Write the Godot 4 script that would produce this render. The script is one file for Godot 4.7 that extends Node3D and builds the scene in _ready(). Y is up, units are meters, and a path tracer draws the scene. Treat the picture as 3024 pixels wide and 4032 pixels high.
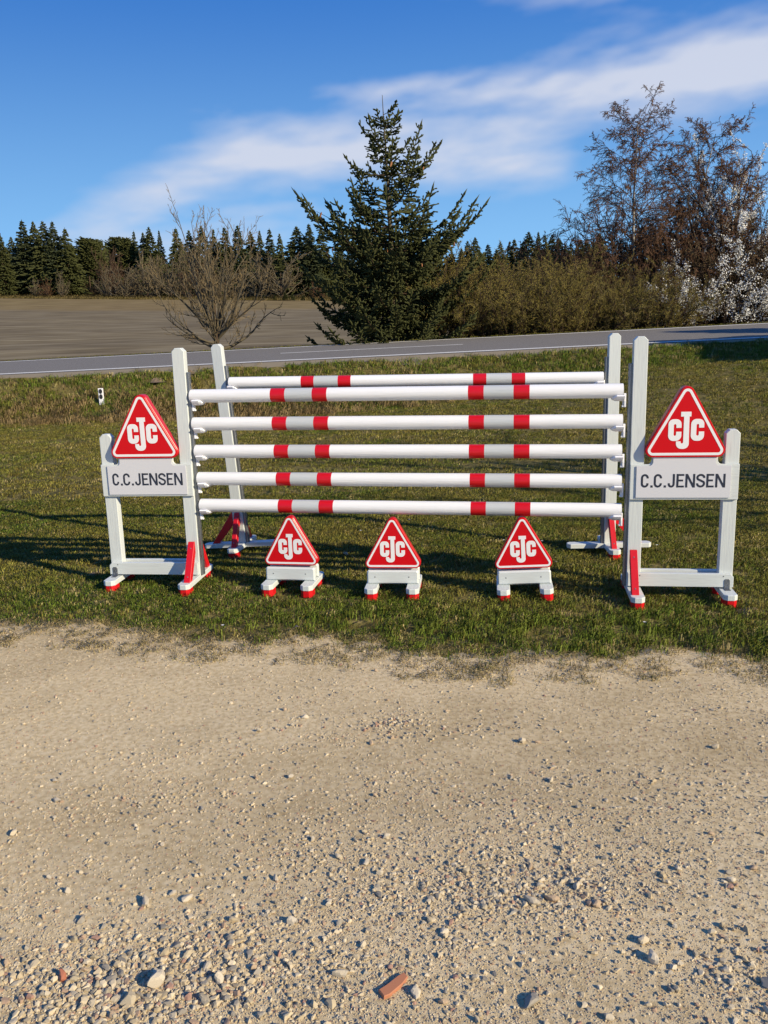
extends Node3D
# A show jump with two wings stands on a lawn beside a gravel yard; a road, a field and a forest edge lie behind it.

class MB:
	var v := PackedVector3Array()
	var n := PackedVector3Array()
	var ix := PackedInt32Array()

	func tri(a: Vector3, b: Vector3, c: Vector3, nn: Vector3) -> void:
		var k := v.size()
		v.append(a); v.append(b); v.append(c)
		n.append(nn); n.append(nn); n.append(nn)
		if (b - a).cross(c - a).dot(nn) > 0.0:
			ix.append(k); ix.append(k + 2); ix.append(k + 1)
		else:
			ix.append(k); ix.append(k + 1); ix.append(k + 2)

	func face(a: Vector3, b: Vector3, c: Vector3, away: Vector3) -> void:
		var nn := (b - a).cross(c - a).normalized()
		if nn.dot(a - away) < 0.0:
			nn = -nn
		tri(a, b, c, nn)

	func quad(a: Vector3, b: Vector3, c: Vector3, d: Vector3, nn: Vector3) -> void:
		tri(a, b, c, nn)
		tri(a, c, d, nn)

	# a rounded bar along points with a radius at each point
	func tube(p: PackedVector3Array, r: PackedFloat32Array, sides: int, caps := false) -> void:
		var m := p.size()
		var start := v.size()
		var d := (p[1] - p[0]).normalized()
		var side := d.cross(Vector3(0.31, 0.17, 0.93)).normalized()
		for i in m:
			if i < m - 1:
				d = (p[i + 1] - p[i]).normalized()
			if i > 0 and i < m - 1:
				d = (p[i + 1] - p[i - 1]).normalized()
			side = (side - d * side.dot(d)).normalized()
			var up := d.cross(side)
			for k in sides:
				var a := TAU * k / sides
				var o := side * cos(a) + up * sin(a)
				v.append(p[i] + o * r[i])
				n.append(o)
		for i in m - 1:
			for k in sides:
				var a := start + i * sides + k
				var b := start + i * sides + (k + 1) % sides
				ix.append(a); ix.append(a + sides); ix.append(b)
				ix.append(b); ix.append(a + sides); ix.append(b + sides)
		if caps:
			for e in [0, m - 1]:
				var dd: Vector3 = (p[0] - p[1]).normalized() if e == 0 else (p[m - 1] - p[m - 2]).normalized()
				for k in range(1, sides - 1):
					tri(v[start + e * sides], v[start + e * sides + k], v[start + e * sides + k + 1], dd)

	# a thin twig of one segment that tapers to a point
	func twig(a: Vector3, b: Vector3, r: float) -> void:
		var d := (b - a).normalized()
		var s := d.cross(Vector3(0.37, 0.51, 0.77)).normalized()
		var t := d.cross(s)
		var k := v.size()
		for o: Vector3 in [s, s * -0.5 + t * 0.866, s * -0.5 - t * 0.866]:
			v.append(a + o * r)
			n.append(o)
		v.append(b)
		n.append(d)
		ix.append(k); ix.append(k + 3); ix.append(k + 1)
		ix.append(k + 1); ix.append(k + 3); ix.append(k + 2)
		ix.append(k + 2); ix.append(k + 3); ix.append(k)

	# a needle-covered twig: a brush of even thickness that ends in a point
	func brush(a: Vector3, b: Vector3, r: float) -> void:
		var d := (b - a).normalized()
		var s := d.cross(Vector3(0.57, 0.71, 0.37)).normalized()
		var t := d.cross(s)
		var q := a.lerp(b, 0.72)
		var k := v.size()
		var i := 0
		for o: Vector3 in [s, s * -0.5 + t * 0.866, s * -0.5 - t * 0.866]:
			v.append(a + o * r * 0.5)
			n.append(o)
			v.append(q + o * r * (1.25 if i == 0 else 0.9))
			n.append(o)
			i += 1
		v.append(b)
		n.append(d)
		for j in 3:
			var a0 := k + 2 * j
			var b0 := k + 2 * ((j + 1) % 3)
			ix.append(a0); ix.append(a0 + 1); ix.append(b0)
			ix.append(b0); ix.append(a0 + 1); ix.append(b0 + 1)
			ix.append(a0 + 1); ix.append(k + 6); ix.append(b0 + 1)

	# a small leaf or petal, two triangles folded along the middle
	func leaf(p: Vector3, d: Vector3, w: Vector3, fold: Vector3) -> void:
		var nn := d.cross(w).normalized()
		tri(p, p + d * 0.5 + w + fold, p + d, nn)
		tri(p, p + d, p + d * 0.5 - w + fold, nn)

	# a board: an outline in x and y, from z0 back to z1 front, with worked edges
	func board(poly: PackedVector2Array, z0: float, z1: float, bevel: float, xf := Transform3D.IDENTITY, back := true) -> void:
		var p := poly
		if Geometry2D.is_polygon_clockwise(p):
			p = p.duplicate()
			p.reverse()
		var m := p.size()
		var q := PackedVector2Array()
		for i in m:
			var e0 := (p[i] - p[(i + m - 1) % m]).normalized()
			var e1 := (p[(i + 1) % m] - p[i]).normalized()
			var n0 := Vector2(-e0.y, e0.x)
			var n1 := Vector2(-e1.y, e1.x)
			var b := (n0 + n1)
			b = b / maxf(0.35, 1.0 + n0.dot(n1))
			q.append(p[i] + b * bevel)
		var bs := xf.basis
		var cap := Geometry2D.triangulate_polygon(q)
		if cap.is_empty():
			q = p
			cap = Geometry2D.triangulate_polygon(q)
		var nf := (bs * Vector3(0, 0, 1)).normalized()
		for i in range(0, cap.size(), 3):
			var a := q[cap[i]]
			var b := q[cap[i + 1]]
			var c := q[cap[i + 2]]
			tri(xf * Vector3(a.x, a.y, z1), xf * Vector3(b.x, b.y, z1), xf * Vector3(c.x, c.y, z1), nf)
			if back:
				tri(xf * Vector3(a.x, a.y, z0), xf * Vector3(b.x, b.y, z0), xf * Vector3(c.x, c.y, z0), -nf)
		for i in m:
			var j := (i + 1) % m
			var e := (p[j] - p[i]).normalized()
			var ns := bs * Vector3(e.y, -e.x, 0)
			var ze := z1 - bevel
			var zb := z0 + (bevel if back else 0.0)
			quad(xf * Vector3(p[i].x, p[i].y, zb), xf * Vector3(p[j].x, p[j].y, zb), xf * Vector3(p[j].x, p[j].y, ze), xf * Vector3(p[i].x, p[i].y, ze), ns)
			if bevel > 0.0:
				quad(xf * Vector3(p[i].x, p[i].y, ze), xf * Vector3(p[j].x, p[j].y, ze), xf * Vector3(q[j].x, q[j].y, z1), xf * Vector3(q[i].x, q[i].y, z1), (ns + nf).normalized())
				if back:
					quad(xf * Vector3(p[i].x, p[i].y, zb), xf * Vector3(p[j].x, p[j].y, zb), xf * Vector3(q[j].x, q[j].y, z0), xf * Vector3(q[i].x, q[i].y, z0), (ns - nf).normalized())

	func box(a: Vector3, b: Vector3, bevel: float, xf := Transform3D.IDENTITY) -> void:
		board(PackedVector2Array([Vector2(a.x, a.y), Vector2(b.x, a.y), Vector2(b.x, b.y), Vector2(a.x, b.y)]), a.z, b.z, bevel, xf)

	func mesh() -> ArrayMesh:
		var arr := []
		arr.resize(Mesh.ARRAY_MAX)
		arr[Mesh.ARRAY_VERTEX] = v
		arr[Mesh.ARRAY_NORMAL] = n
		arr[Mesh.ARRAY_INDEX] = ix
		var m := ArrayMesh.new()
		m.add_surface_from_arrays(Mesh.PRIMITIVE_TRIANGLES, arr)
		return m


var M := {}
var taken := {}
var rng := RandomNumberGenerator.new()
var n1 := FastNoiseLite.new()
var n2 := FastNoiseLite.new()
var n3 := FastNoiseLite.new()


func numbered(called: String) -> String:
	var k: int = taken.get(called, 0)
	taken[called] = k + 1
	return called if k == 0 else "%s_%03d" % [called, k]


func tag(o: Node, label: String, category: String, group := "") -> void:
	o.set_meta("label", label)
	o.set_meta("category", category)
	if group:
		o.set_meta("group", group)


func thing(called: String, label: String, category: String, xf := Transform3D.IDENTITY, group := "") -> Node3D:
	var o := Node3D.new()
	o.name = numbered(called)
	add_child(o)
	o.transform = xf
	tag(o, label, category, group)
	return o


func part(parent: Node, called: String, mesh: Mesh, mat: Material, xf := Transform3D.IDENTITY) -> MeshInstance3D:
	var o := MeshInstance3D.new()
	o.name = called
	o.mesh = mesh
	o.material_override = mat
	o.transform = xf
	parent.add_child(o, true)
	return o


func one(called: String, mesh: Mesh, mat: Material, label: String, category: String, xf := Transform3D.IDENTITY, group := "") -> MeshInstance3D:
	var o := part(self, numbered(called), mesh, mat, xf)
	tag(o, label, category, group)
	return o


func structure(called: String, mesh: Mesh, mat: Material) -> MeshInstance3D:
	var o := part(self, numbered(called), mesh, mat)
	o.set_meta("kind", "structure")
	return o


func scatter(called: String, parent: Node, mesh: Mesh, mat: Material, where: Array, tint: PackedColorArray) -> MultiMeshInstance3D:
	var mm := MultiMesh.new()
	mm.transform_format = MultiMesh.TRANSFORM_3D
	mm.use_colors = true
	mm.mesh = mesh
	mm.instance_count = where.size()
	for i in where.size():
		mm.set_instance_transform(i, where[i])
		mm.set_instance_color(i, tint[i])
	var o := MultiMeshInstance3D.new()
	o.name = numbered(called) if parent == self else called
	o.multimesh = mm
	o.material_override = mat
	o.set_meta("kind", "stuff")
	parent.add_child(o, true)
	return o


func copy(o: Node3D, xf: Transform3D, label: String, group := "") -> Node3D:
	var c: Node3D = o.duplicate()
	c.name = numbered(String(o.name).rstrip("0123456789_"))
	add_child(c)
	c.transform = xf
	c.set_meta("label", label)
	if group:
		c.set_meta("group", group)
	return c


func sm(a: float, b: float, x: float) -> float:
	var t := clampf((x - a) / (b - a), 0.0, 1.0)
	return t * t * (3.0 - 2.0 * t)


func lin(r: float, g: float, b: float) -> Color:
	return Color(r, g, b).linear_to_srgb()


# ---------------------------------------------------------------- materials

func noise_image(seed_: int, freq: float, size: int, octaves: int, kind := FastNoiseLite.TYPE_SIMPLEX_SMOOTH) -> Image:
	var f := FastNoiseLite.new()
	f.seed = seed_
	f.noise_type = kind
	f.frequency = freq
	f.fractal_octaves = octaves
	return f.get_seamless_image(size, size)


# a tile between two or three base colours (linear values), following a noise picture
func tint_tile(img: Image, stops: Array) -> ImageTexture:
	var s := img.get_width()
	var out := Image.create(s, s, true, Image.FORMAT_RGB8)
	var table := []
	for i in 256:
		var t := i / 255.0
		var c: Color = stops[0][1]
		for k in stops.size() - 1:
			if t >= stops[k][0]:
				c = (stops[k][1] as Color).lerp(stops[k + 1][1], clampf((t - stops[k][0]) / (stops[k + 1][0] - stops[k][0]), 0.0, 1.0))
		table.append(Color(c.r, c.g, c.b).linear_to_srgb())
	var data := img.get_data()
	for y in s:
		for x in s:
			out.set_pixel(x, y, table[data[y * s + x]])
	out.generate_mipmaps()
	return ImageTexture.create_from_image(out)


func plain(color: Color, rough: float, metal := 0.0) -> StandardMaterial3D:
	var m := StandardMaterial3D.new()
	m.albedo_color = color
	m.roughness = rough
	m.metallic = metal
	return m


func paint(base: Array, rough: float, grain: Vector3, relief: float) -> StandardMaterial3D:
	var m := StandardMaterial3D.new()
	var key := "wood_grain"
	if not M.has(key):
		M[key] = noise_image(5, 0.03, 256, 4)
		M["wood_relief"] = ImageTexture.create_from_image(M[key])
	m.albedo_texture = tint_tile(M[key], [[0.0, base[0]], [0.45, base[1]], [0.8, base[1]], [1.0, base[2]]])
	m.roughness = rough
	m.uv1_triplanar = true
	m.uv1_scale = grain
	m.heightmap_enabled = true
	m.heightmap_texture = M["wood_relief"]
	m.heightmap_scale = relief
	return m


func tinted(rough: float, through := 0.0) -> StandardMaterial3D:
	var m := StandardMaterial3D.new()
	m.vertex_color_use_as_albedo = true
	m.roughness = rough
	if through > 0.0:
		m.backlight_enabled = true
		m.backlight = Color(through, through, through * 0.6)
	return m


func make_materials() -> void:
	var w := [Color(0.55, 0.58, 0.565), Color(0.61, 0.645, 0.63), Color(0.645, 0.68, 0.665)]
	M.white_up = paint(w, 0.42, Vector3(9, 0.7, 9), 0.05)
	M.white_side = paint(w, 0.42, Vector3(0.7, 9, 9), 0.05)
	M.white_deep = paint(w, 0.42, Vector3(9, 9, 0.7), 0.05)
	var wp := [Color(0.76, 0.765, 0.76), Color(0.83, 0.83, 0.825), Color(0.86, 0.86, 0.855)]
	M.white_pole = paint(wp, 0.38, Vector3(0.5, 7, 7), 0.1)
	M.grey_pole = paint([Color(0.45, 0.475, 0.475), Color(0.52, 0.545, 0.545), Color(0.56, 0.58, 0.58)], 0.38, Vector3(0.5, 7, 7), 0.1)
	var r := [Color(0.50, 0.004, 0.008), Color(0.60, 0.006, 0.012), Color(0.66, 0.010, 0.016)]
	M.red = paint(r, 0.38, Vector3(5, 5, 5), 0.03)
	M.red_pole = paint(r, 0.36, Vector3(0.5, 7, 7), 0.08)
	M.red_sign = plain(lin(0.58, 0.006, 0.012), 0.22)
	M.red_sign.metallic_specular = 0.3
	M.red_edge = plain(lin(0.48, 0.006, 0.010), 0.3)
	M.white_sign = plain(lin(0.80, 0.80, 0.80), 0.3)
	M.plate = plain(lin(0.62, 0.625, 0.65), 0.35)
	M.lettering = plain(lin(0.020, 0.026, 0.045), 0.4)
	M.plastic = plain(lin(0.80, 0.80, 0.83), 0.35)
	M.zinc = paint([Color(0.14, 0.15, 0.16), Color(0.27, 0.28, 0.29), Color(0.50, 0.51, 0.52)], 0.42, Vector3(12, 12, 12), 0.02)
	(M.zinc as StandardMaterial3D).metallic = 0.85
	M.hole = plain(lin(0.03, 0.03, 0.032), 0.6)
	M.screw = plain(lin(0.25, 0.25, 0.25), 0.4, 0.7)
	M.reflector = plain(lin(0.025, 0.025, 0.03), 0.25)
	M.blade = tinted(0.6, 0.2)
	M.straw = tinted(0.75, 0.3)
	M.stone = tinted(0.85)
	var st: StandardMaterial3D = M.stone
	st.albedo_texture = tint_tile(noise_image(21, 0.05, 256, 4), [[0.0, Color(0.62, 0.6, 0.57)], [0.5, Color(0.9, 0.89, 0.87)], [1.0, Color(1, 1, 1)]])
	st.uv1_triplanar = true
	st.uv1_scale = Vector3(3, 3, 3)
	M.clay = plain(lin(0.42, 0.17, 0.085), 0.8)
	# bark and foliage
	M.bark_grey = paint([Color(0.05, 0.042, 0.03), Color(0.115, 0.098, 0.068), Color(0.21, 0.185, 0.13)], 0.9, Vector3(4, 2, 4), 0.6)
	M.bark_brown = paint([Color(0.03, 0.021, 0.015), Color(0.075, 0.052, 0.036), Color(0.13, 0.095, 0.065)], 0.9, Vector3(4, 2, 4), 0.6)
	M.bark_birch = paint([Color(0.03, 0.027, 0.024), Color(0.28, 0.26, 0.23), Color(0.62, 0.60, 0.56)], 0.7, Vector3(1.2, 5, 1.2), 0.2)
	M.twig_red = plain(lin(0.15, 0.085, 0.052), 0.8)
	M.twig_brown = plain(lin(0.15, 0.11, 0.062), 0.85)
	M.twig_olive_dark = plain(lin(0.125, 0.098, 0.036), 0.8)
	M.twig_tan = plain(lin(0.22, 0.165, 0.09), 0.85)
	M.twig_olive = plain(lin(0.205, 0.165, 0.055), 0.8)
	M.bud = plain(lin(0.26, 0.215, 0.055), 0.8)
	M.petal = plain(lin(0.88, 0.88, 0.84), 0.7)
	M.petal.backlight_enabled = true
	M.petal.backlight = Color(0.7, 0.7, 0.66)
	M.needle = plain(lin(0.056, 0.062, 0.024), 0.7)
	M.needle_olive = plain(lin(0.068, 0.074, 0.026), 0.7)
	M.needle_blue = plain(lin(0.046, 0.055, 0.026), 0.7)
	M.dead_leaf = plain(lin(0.22, 0.105, 0.045), 0.85)
	M.cone = plain(lin(0.30, 0.13, 0.05), 0.8)
	# ground
	var g := StandardMaterial3D.new()
	g.albedo_texture = tint_tile(noise_image(31, 0.03, 1024, 6), [[0.0, Color(0.35, 0.262, 0.145)], [0.35, Color(0.55, 0.435, 0.255)], [0.6, Color(0.63, 0.51, 0.31)], [1.0, Color(0.73, 0.615, 0.41)]])
	g.uv1_triplanar = true
	g.uv1_world_triplanar = true
	g.uv1_scale = Vector3(0.9, 0.9, 0.9)
	g.roughness = 0.95
	g.heightmap_enabled = true
	g.heightmap_texture = ImageTexture.create_from_image(noise_image(33, 0.22, 1024, 2, FastNoiseLite.TYPE_SIMPLEX))
	g.heightmap_scale = 0.10
	g.vertex_color_use_as_albedo = true
	M.gravel = g
	var l := StandardMaterial3D.new()
	l.albedo_texture = tint_tile(noise_image(41, 0.02, 512, 5), [[0.0, Color(0.07, 0.055, 0.024)], [0.4, Color(0.135, 0.112, 0.040)], [0.7, Color(0.17, 0.142, 0.05)], [1.0, Color(0.28, 0.22, 0.11)]])
	l.uv1_triplanar = true
	l.uv1_world_triplanar = true
	l.uv1_scale = Vector3(0.8, 0.8, 0.8)
	l.roughness = 1.0
	l.heightmap_enabled = true
	l.heightmap_texture = ImageTexture.create_from_image(noise_image(43, 0.06, 512, 5, FastNoiseLite.TYPE_VALUE_CUBIC))
	l.heightmap_scale = 2.0
	M.turf = l
	var a := StandardMaterial3D.new()
	a.albedo_texture = tint_tile(noise_image(51, 0.12, 512, 4, FastNoiseLite.TYPE_SIMPLEX), [[0.0, Color(0.10, 0.094, 0.085)], [0.5, Color(0.20, 0.187, 0.168)], [1.0, Color(0.33, 0.31, 0.28)]])
	a.uv1_triplanar = true
	a.uv1_world_triplanar = true
	a.uv1_scale = Vector3(0.35, 0.35, 1.2)
	a.roughness = 0.85
	M.asphalt = a
	M.line = plain(lin(0.74, 0.73, 0.68), 0.7)
	M.shoulder = plain(lin(0.30, 0.25, 0.17), 1.0)
	M.shoulder.metallic_specular = 0.1
	var f := StandardMaterial3D.new()
	f.albedo_texture = tint_tile(noise_image(61, 0.012, 1024, 6), [[0.0, Color(0.11, 0.088, 0.058)], [0.4, Color(0.185, 0.152, 0.098)], [0.6, Color(0.22, 0.185, 0.122)], [1.0, Color(0.30, 0.26, 0.18)]])
	f.uv1_triplanar = true
	f.uv1_world_triplanar = true
	f.uv1_scale = Vector3(0.012, 0.05, 0.05)
	f.roughness = 1.0
	f.vertex_color_use_as_albedo = true
	f.heightmap_enabled = true
	f.heightmap_texture = ImageTexture.create_from_image(noise_image(63, 0.1, 512, 3))
	f.heightmap_scale = 3.0
	M.field = f
	var e := StandardMaterial3D.new()
	e.albedo_texture = tint_tile(noise_image(71, 0.03, 512, 5), [[0.0, Color(0.07, 0.05, 0.026)], [0.5, Color(0.17, 0.13, 0.065)], [1.0, Color(0.30, 0.24, 0.13)]])
	e.uv1_triplanar = true
	e.uv1_world_triplanar = true
	e.uv1_scale = Vector3(0.08, 0.2, 0.2)
	e.roughness = 1.0
	M.rough_grass = e
	for k in ["gravel", "turf", "asphalt", "field", "rough_grass", "blade", "straw", "stone", "twig_red", "twig_brown", "twig_tan", "twig_olive", "bud", "needle", "needle_olive", "needle_blue", "bark_grey", "bark_brown", "dead_leaf", "line"]:
		(M[k] as StandardMaterial3D).metallic_specular = 0.15
	M.soil = plain(lin(0.16, 0.115, 0.075), 1.0)

# ---------------------------------------------------------------- land

# distance before the road's near edge line (metres, positive on the yard's side) and along it
func road_t(x: float, z: float) -> float:
	return (x + 8.9) * 0.0808 + (z + 20.0) * 0.9967


func road_s(x: float, z: float) -> float:
	return (x + 8.9) * 0.9967 - (z + 20.0) * 0.0808


func road_point(s: float, t: float, lift := 0.0) -> Vector3:
	var p := Vector2(-8.9, -20.0) + Vector2(0.9967, -0.0808) * s + Vector2(0.0808, 0.9967) * t
	return Vector3(p.x, road_y(s, t) + lift, p.y)


func road_y(s: float, t: float) -> float:
	var k := clampf(s, -40.0, 60.0) / 18.56
	return 0.89 + 0.307 * k - t / 6.5 * (0.15 + 0.06 * clampf(k, -0.5, 1.5))


func land(x: float, z: float) -> float:
	var t := road_t(x, z)
	var s := road_s(x, z)
	var yl := (0.9 * sm(-1.5, 9.5, x) - 0.04) * sm(9.5, 18.5, -z)
	if t > 0.35:
		return lerpf(yl, road_y(s, 0.35) - 0.02, 1.0 - sm(0.35, 2.4, t))
	if t > -6.8:
		return road_y(s, t) - 0.06
	var d := -z
	var u := -t - 6.8
	var y0 := road_y(s, -6.8) - 0.05 - 0.10 * sm(0.0, 1.5, u) - 0.50 * sm(2.5, 8.0, u)
	var k := lerpf(151.0, 104.0, clampf((x / d + 0.444) / 0.384, 0.0, 1.0))
	var yf := 1.7 + k * 150.0 / 3400.0
	var y := lerpf(y0, yf, pow(clampf((d - 36.0) / 114.0, 0.0, 1.0), 0.98))
	y += 0.9 * sm(150.0, 165.0, d) + 0.012 * maxf(0.0, d - 170.0)
	return y


func edge_z(x: float) -> float:
	var z := -4.28 + 0.24 * (x + 0.04)
	if x > 0.6:
		z = -4.126 + 0.1 * (x - 0.6)
	return z + 0.16 * n2.get_noise_2d(x * 26.0, 3.0) + 0.10 * n2.get_noise_2d(x * 110.0, 9.0)


func lawn_y(x: float, z: float) -> float:
	var b := 0.012 * n1.get_noise_2d(x * 12.0, z * 12.0) + 0.010 * n2.get_noise_2d(x * 60.0, z * 60.0)
	if -z > 16.0:
		b *= sm(0.3, 1.0, road_t(x, z))
		b += 0.06 * n1.get_noise_2d(x * 9.0, z * 9.0) * sm(16.0, 18.0, -z) * sm(0.2, 0.8, road_t(x, z))
	return land(x, z) + b - 0.010 - 0.05 * sm(-0.25, 0.25, z - edge_z(x))


func yard_y(x: float, z: float) -> float:
	var b := 0.008 * n1.get_noise_2d(x * 7.0, z * 11.0) + 0.0012 * n2.get_noise_2d(x * 60.0, z * 60.0)
	return b - 0.05 * sm(0.1, 0.5, edge_z(x) - z)


func span(fine_a: float, fine_b: float, step: float, outer: Array) -> PackedFloat32Array:
	var out := PackedFloat32Array()
	for o in outer:
		if o < fine_a - 1e-4:
			out.append(o)
	var k := int(round((fine_b - fine_a) / step))
	for i in k + 1:
		out.append(fine_a + (fine_b - fine_a) * i / k)
	for o in outer:
		if o > fine_b + 1e-4:
			out.append(o)
	return out


func sheet(xs: PackedFloat32Array, zs: PackedFloat32Array, h: Callable, keep = null, tint = null) -> ArrayMesh:
	var w := xs.size()
	var d := zs.size()
	var v := PackedVector3Array()
	var n := PackedVector3Array()
	var c := PackedColorArray()
	var ix := PackedInt32Array()
	v.resize(w * d)
	n.resize(w * d)
	for j in d:
		for i in w:
			v[j * w + i] = Vector3(xs[i], h.call(xs[i], zs[j]), zs[j])
			if tint != null:
				c.append(tint.call(xs[i], zs[j]))
	for j in d:
		for i in w:
			var dx := v[j * w + mini(i + 1, w - 1)] - v[j * w + maxi(i - 1, 0)]
			var dz := v[mini(j + 1, d - 1) * w + i] - v[maxi(j - 1, 0) * w + i]
			var nn := dz.cross(dx).normalized()
			n[j * w + i] = nn if nn.y > 0.0 else -nn
	for j in d - 1:
		for i in w - 1:
			if keep != null and not keep.call(v[j * w + i]):
				continue
			var a := j * w + i
			if zs[j + 1] > zs[j]:
				ix.append_array(PackedInt32Array([a, a + 1, a + w + 1, a, a + w + 1, a + w]))
			else:
				ix.append_array(PackedInt32Array([a, a + w + 1, a + 1, a, a + w, a + w + 1]))
	var arr := []
	arr.resize(Mesh.ARRAY_MAX)
	arr[Mesh.ARRAY_VERTEX] = v
	arr[Mesh.ARRAY_NORMAL] = n
	if tint != null:
		arr[Mesh.ARRAY_COLOR] = c
	arr[Mesh.ARRAY_INDEX] = ix
	var m := ArrayMesh.new()
	m.add_surface_from_arrays(Mesh.PRIMITIVE_TRIANGLES, arr)
	return m


func strip(s0: float, s1: float, t0: float, t1: float, lift: float, step: float) -> ArrayMesh:
	var mb := MB.new()
	var k := maxi(1, int(ceil((s1 - s0) / step)))
	for i in k:
		var a := lerpf(s0, s1, float(i) / k)
		var b := lerpf(s0, s1, float(i + 1) / k)
		mb.quad(road_point(a, t0, lift), road_point(b, t0, lift), road_point(b, t1, lift), road_point(a, t1, lift), Vector3.UP)
	return mb.mesh()


func yard_tint(x: float, z: float) -> Color:
	# pale dusty tracks and darker, dirtier patches of the trodden surface
	var p := n1.get_noise_2d(x * 9.0 + 31.0, z * 15.0) + 0.6 * n2.get_noise_2d(x * 32.0, z * 44.0) + 0.35 * n3.get_noise_2d(x * 130.0, z * 130.0)
	return Color(1.0, 1.0, 1.0).lerp(Color(0.70, 0.68, 0.64), clampf(0.28 + 0.75 * p, 0.0, 1.0))


func field_tint(x: float, z: float) -> Color:
	# strips of drilled and stubbly soil that run across the slope
	var d := -z
	var p := 0.5 + 0.5 * n1.get_noise_2d(x * 0.7, d * 4.0)
	var c := Color(0.74, 0.73, 0.74).lerp(Color(1.06, 1.03, 0.94), p)
	var far := sm(96.0, 104.0, d + 8.0 * n2.get_noise_2d(x * 1.2, 5.0))
	c = c.lerp(Color(1.08, 0.92, 0.62), far * (0.55 + 0.45 * p))
	return c


func build_land() -> void:
	structure("gravel_yard", sheet(span(-3.4, 3.4, 0.02, [-150.0, -60.0, -25.0, -10.0, -6.0, -4.4, 4.4, 6.0, 10.0, 25.0, 60.0, 150.0]), span(-5.4, -1.2, 0.02, [-7.0, -0.6, 1.0, 3.0, 7.0, 15.0, 40.0]), yard_y, null, yard_tint), M.gravel)
	var lawn_x := span(-6.0, 6.0, 0.06, [-150.0, -80.0, -45.0, -30.0, -22.0, -17.0, -14.0, -12.0, -10.0, -9.0, -8.0, -7.0, 7.0, 8.0, 9.0, 10.0, 12.0, 14.0, 17.0, 22.0, 30.0, 45.0, 80.0, 150.0])
	var lawn_z := PackedFloat32Array()
	var z := -3.2
	while z > -9.0:
		lawn_z.append(z)
		z -= 0.06
	while z > -31.0:
		lawn_z.append(z)
		z -= 0.2
	structure("lawn", sheet(lawn_x, lawn_z, lawn_y, func(p: Vector3) -> bool:
		var t := road_t(p.x, p.z)
		return p.z < edge_z(p.x) + 0.35 and t > -7.3), M.turf)
	var road := structure("road", strip(-140.0, 140.0, 0.30, -6.75, 0.0, 2.0), M.asphalt)
	var sh := MB.new()
	for i in 280:
		var a0 := road_point(-140.0 + i, 0.3, -0.004)
		var b0 := road_point(-139.0 + i, 0.3, -0.004)
		var a1 := road_point(-140.0 + i, 0.85 + 0.12 * n2.get_noise_1d(i * 17.0))
		var b1 := road_point(-139.0 + i, 0.85 + 0.12 * n2.get_noise_1d((i + 1) * 17.0))
		var am := road_point(-140.0 + i, 0.55)
		var bm := road_point(-139.0 + i, 0.55)
		for p in [[a0, b0, bm, am], [am, bm, b1, a1]]:
			var q := []
			for k: Vector3 in p:
				q.append(k if road_t(k.x, k.z) < 0.4 else Vector3(k.x, lawn_y(k.x, k.z) + (0.016 if road_t(k.x, k.z) < 0.65 else -0.012), k.z))
			sh.quad(q[0], q[1], q[2], q[3], Vector3.UP)
	structure("road_shoulder", sh.mesh(), M.shoulder)
	part(road, "edge_line", strip(-140.0, 140.0, 0.14, -0.14, 0.006, 2.0), M.line)
	part(road, "edge_line", strip(-140.0, 140.0, -6.36, -6.64, 0.006, 2.0), M.line)
	for k in range(-9, 10):
		part(road, "centre_dash", strip(-7.9 + k * 15.0 - 0.6, -2.9 + k * 15.0 - 0.6, -3.17, -3.33, 0.006, 2.0), M.line)
	var fx := span(-90.0, 70.0, 3.0, [-300.0, -200.0, -140.0, -110.0, 90.0, 120.0, 200.0, 300.0])
	var fz := PackedFloat32Array()
	z = -18.0
	while z > -34.0:
		fz.append(z)
		z -= 0.5
	while z > -152.0:
		fz.append(z)
		z -= 2.0
	fz.append(-153.0)
	structure("field", sheet(fx, fz, land, func(p: Vector3) -> bool: return road_t(p.x, p.z) < -6.5, field_tint), M.field)
	var wz := PackedFloat32Array()
	z = -150.5
	while z > -200.0:
		wz.append(z)
		z -= 1.5
	wz.append_array(PackedFloat32Array([-220.0, -260.0, -330.0, -450.0]))
	structure("forest_floor", sheet(span(-100.0, 80.0, 3.0, [-450.0, -300.0, -200.0, -140.0, 110.0, 160.0, 250.0, 450.0]), wz, func(x: float, zz: float) -> float: return land(x, zz) + 0.06 + 0.25 * n1.get_noise_2d(x * 4.0, zz * 4.0)), M.rough_grass)
	# grassy strip along the far side of the road
	var mb := MB.new()
	for i in 140:
		var a := -70.0 + i
		var b := a + 1.0
		var la := road_point(a, -6.7)
		var lb := road_point(b, -6.7)
		var fa := road_point(a, -8.0 - 0.4 * n1.get_noise_1d(a * 9.0))
		var fb := road_point(b, -8.0 - 0.4 * n1.get_noise_1d(b * 9.0))
		mb.quad(la + Vector3(0, 0.02, 0), lb + Vector3(0, 0.02, 0), Vector3(fb.x, land(fb.x, fb.z) + 0.03, fb.z), Vector3(fa.x, land(fa.x, fa.z) + 0.03, fa.z), Vector3.UP)
	structure("road_verge", mb.mesh(), M.turf)


# ---------------------------------------------------------------- the jump

# a triangle with rounded corners: points at a distance from the middle-line triangle
func round_triangle(far: float, scale_: float) -> PackedVector2Array:
	var centres := [Vector2(0.1866, 0.03), Vector2(0.0, 0.3665), Vector2(-0.1866, 0.03)]
	var from := [-90.0, 29.0, 151.0]
	var to := [29.0, 151.0, 270.0]
	var out := PackedVector2Array()
	for k in 3:
		for i in 11:
			var a := deg_to_rad(lerpf(from[k], to[k], i / 10.0))
			out.append((centres[k] + Vector2(cos(a), sin(a)) * far) * scale_)
	return out


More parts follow.
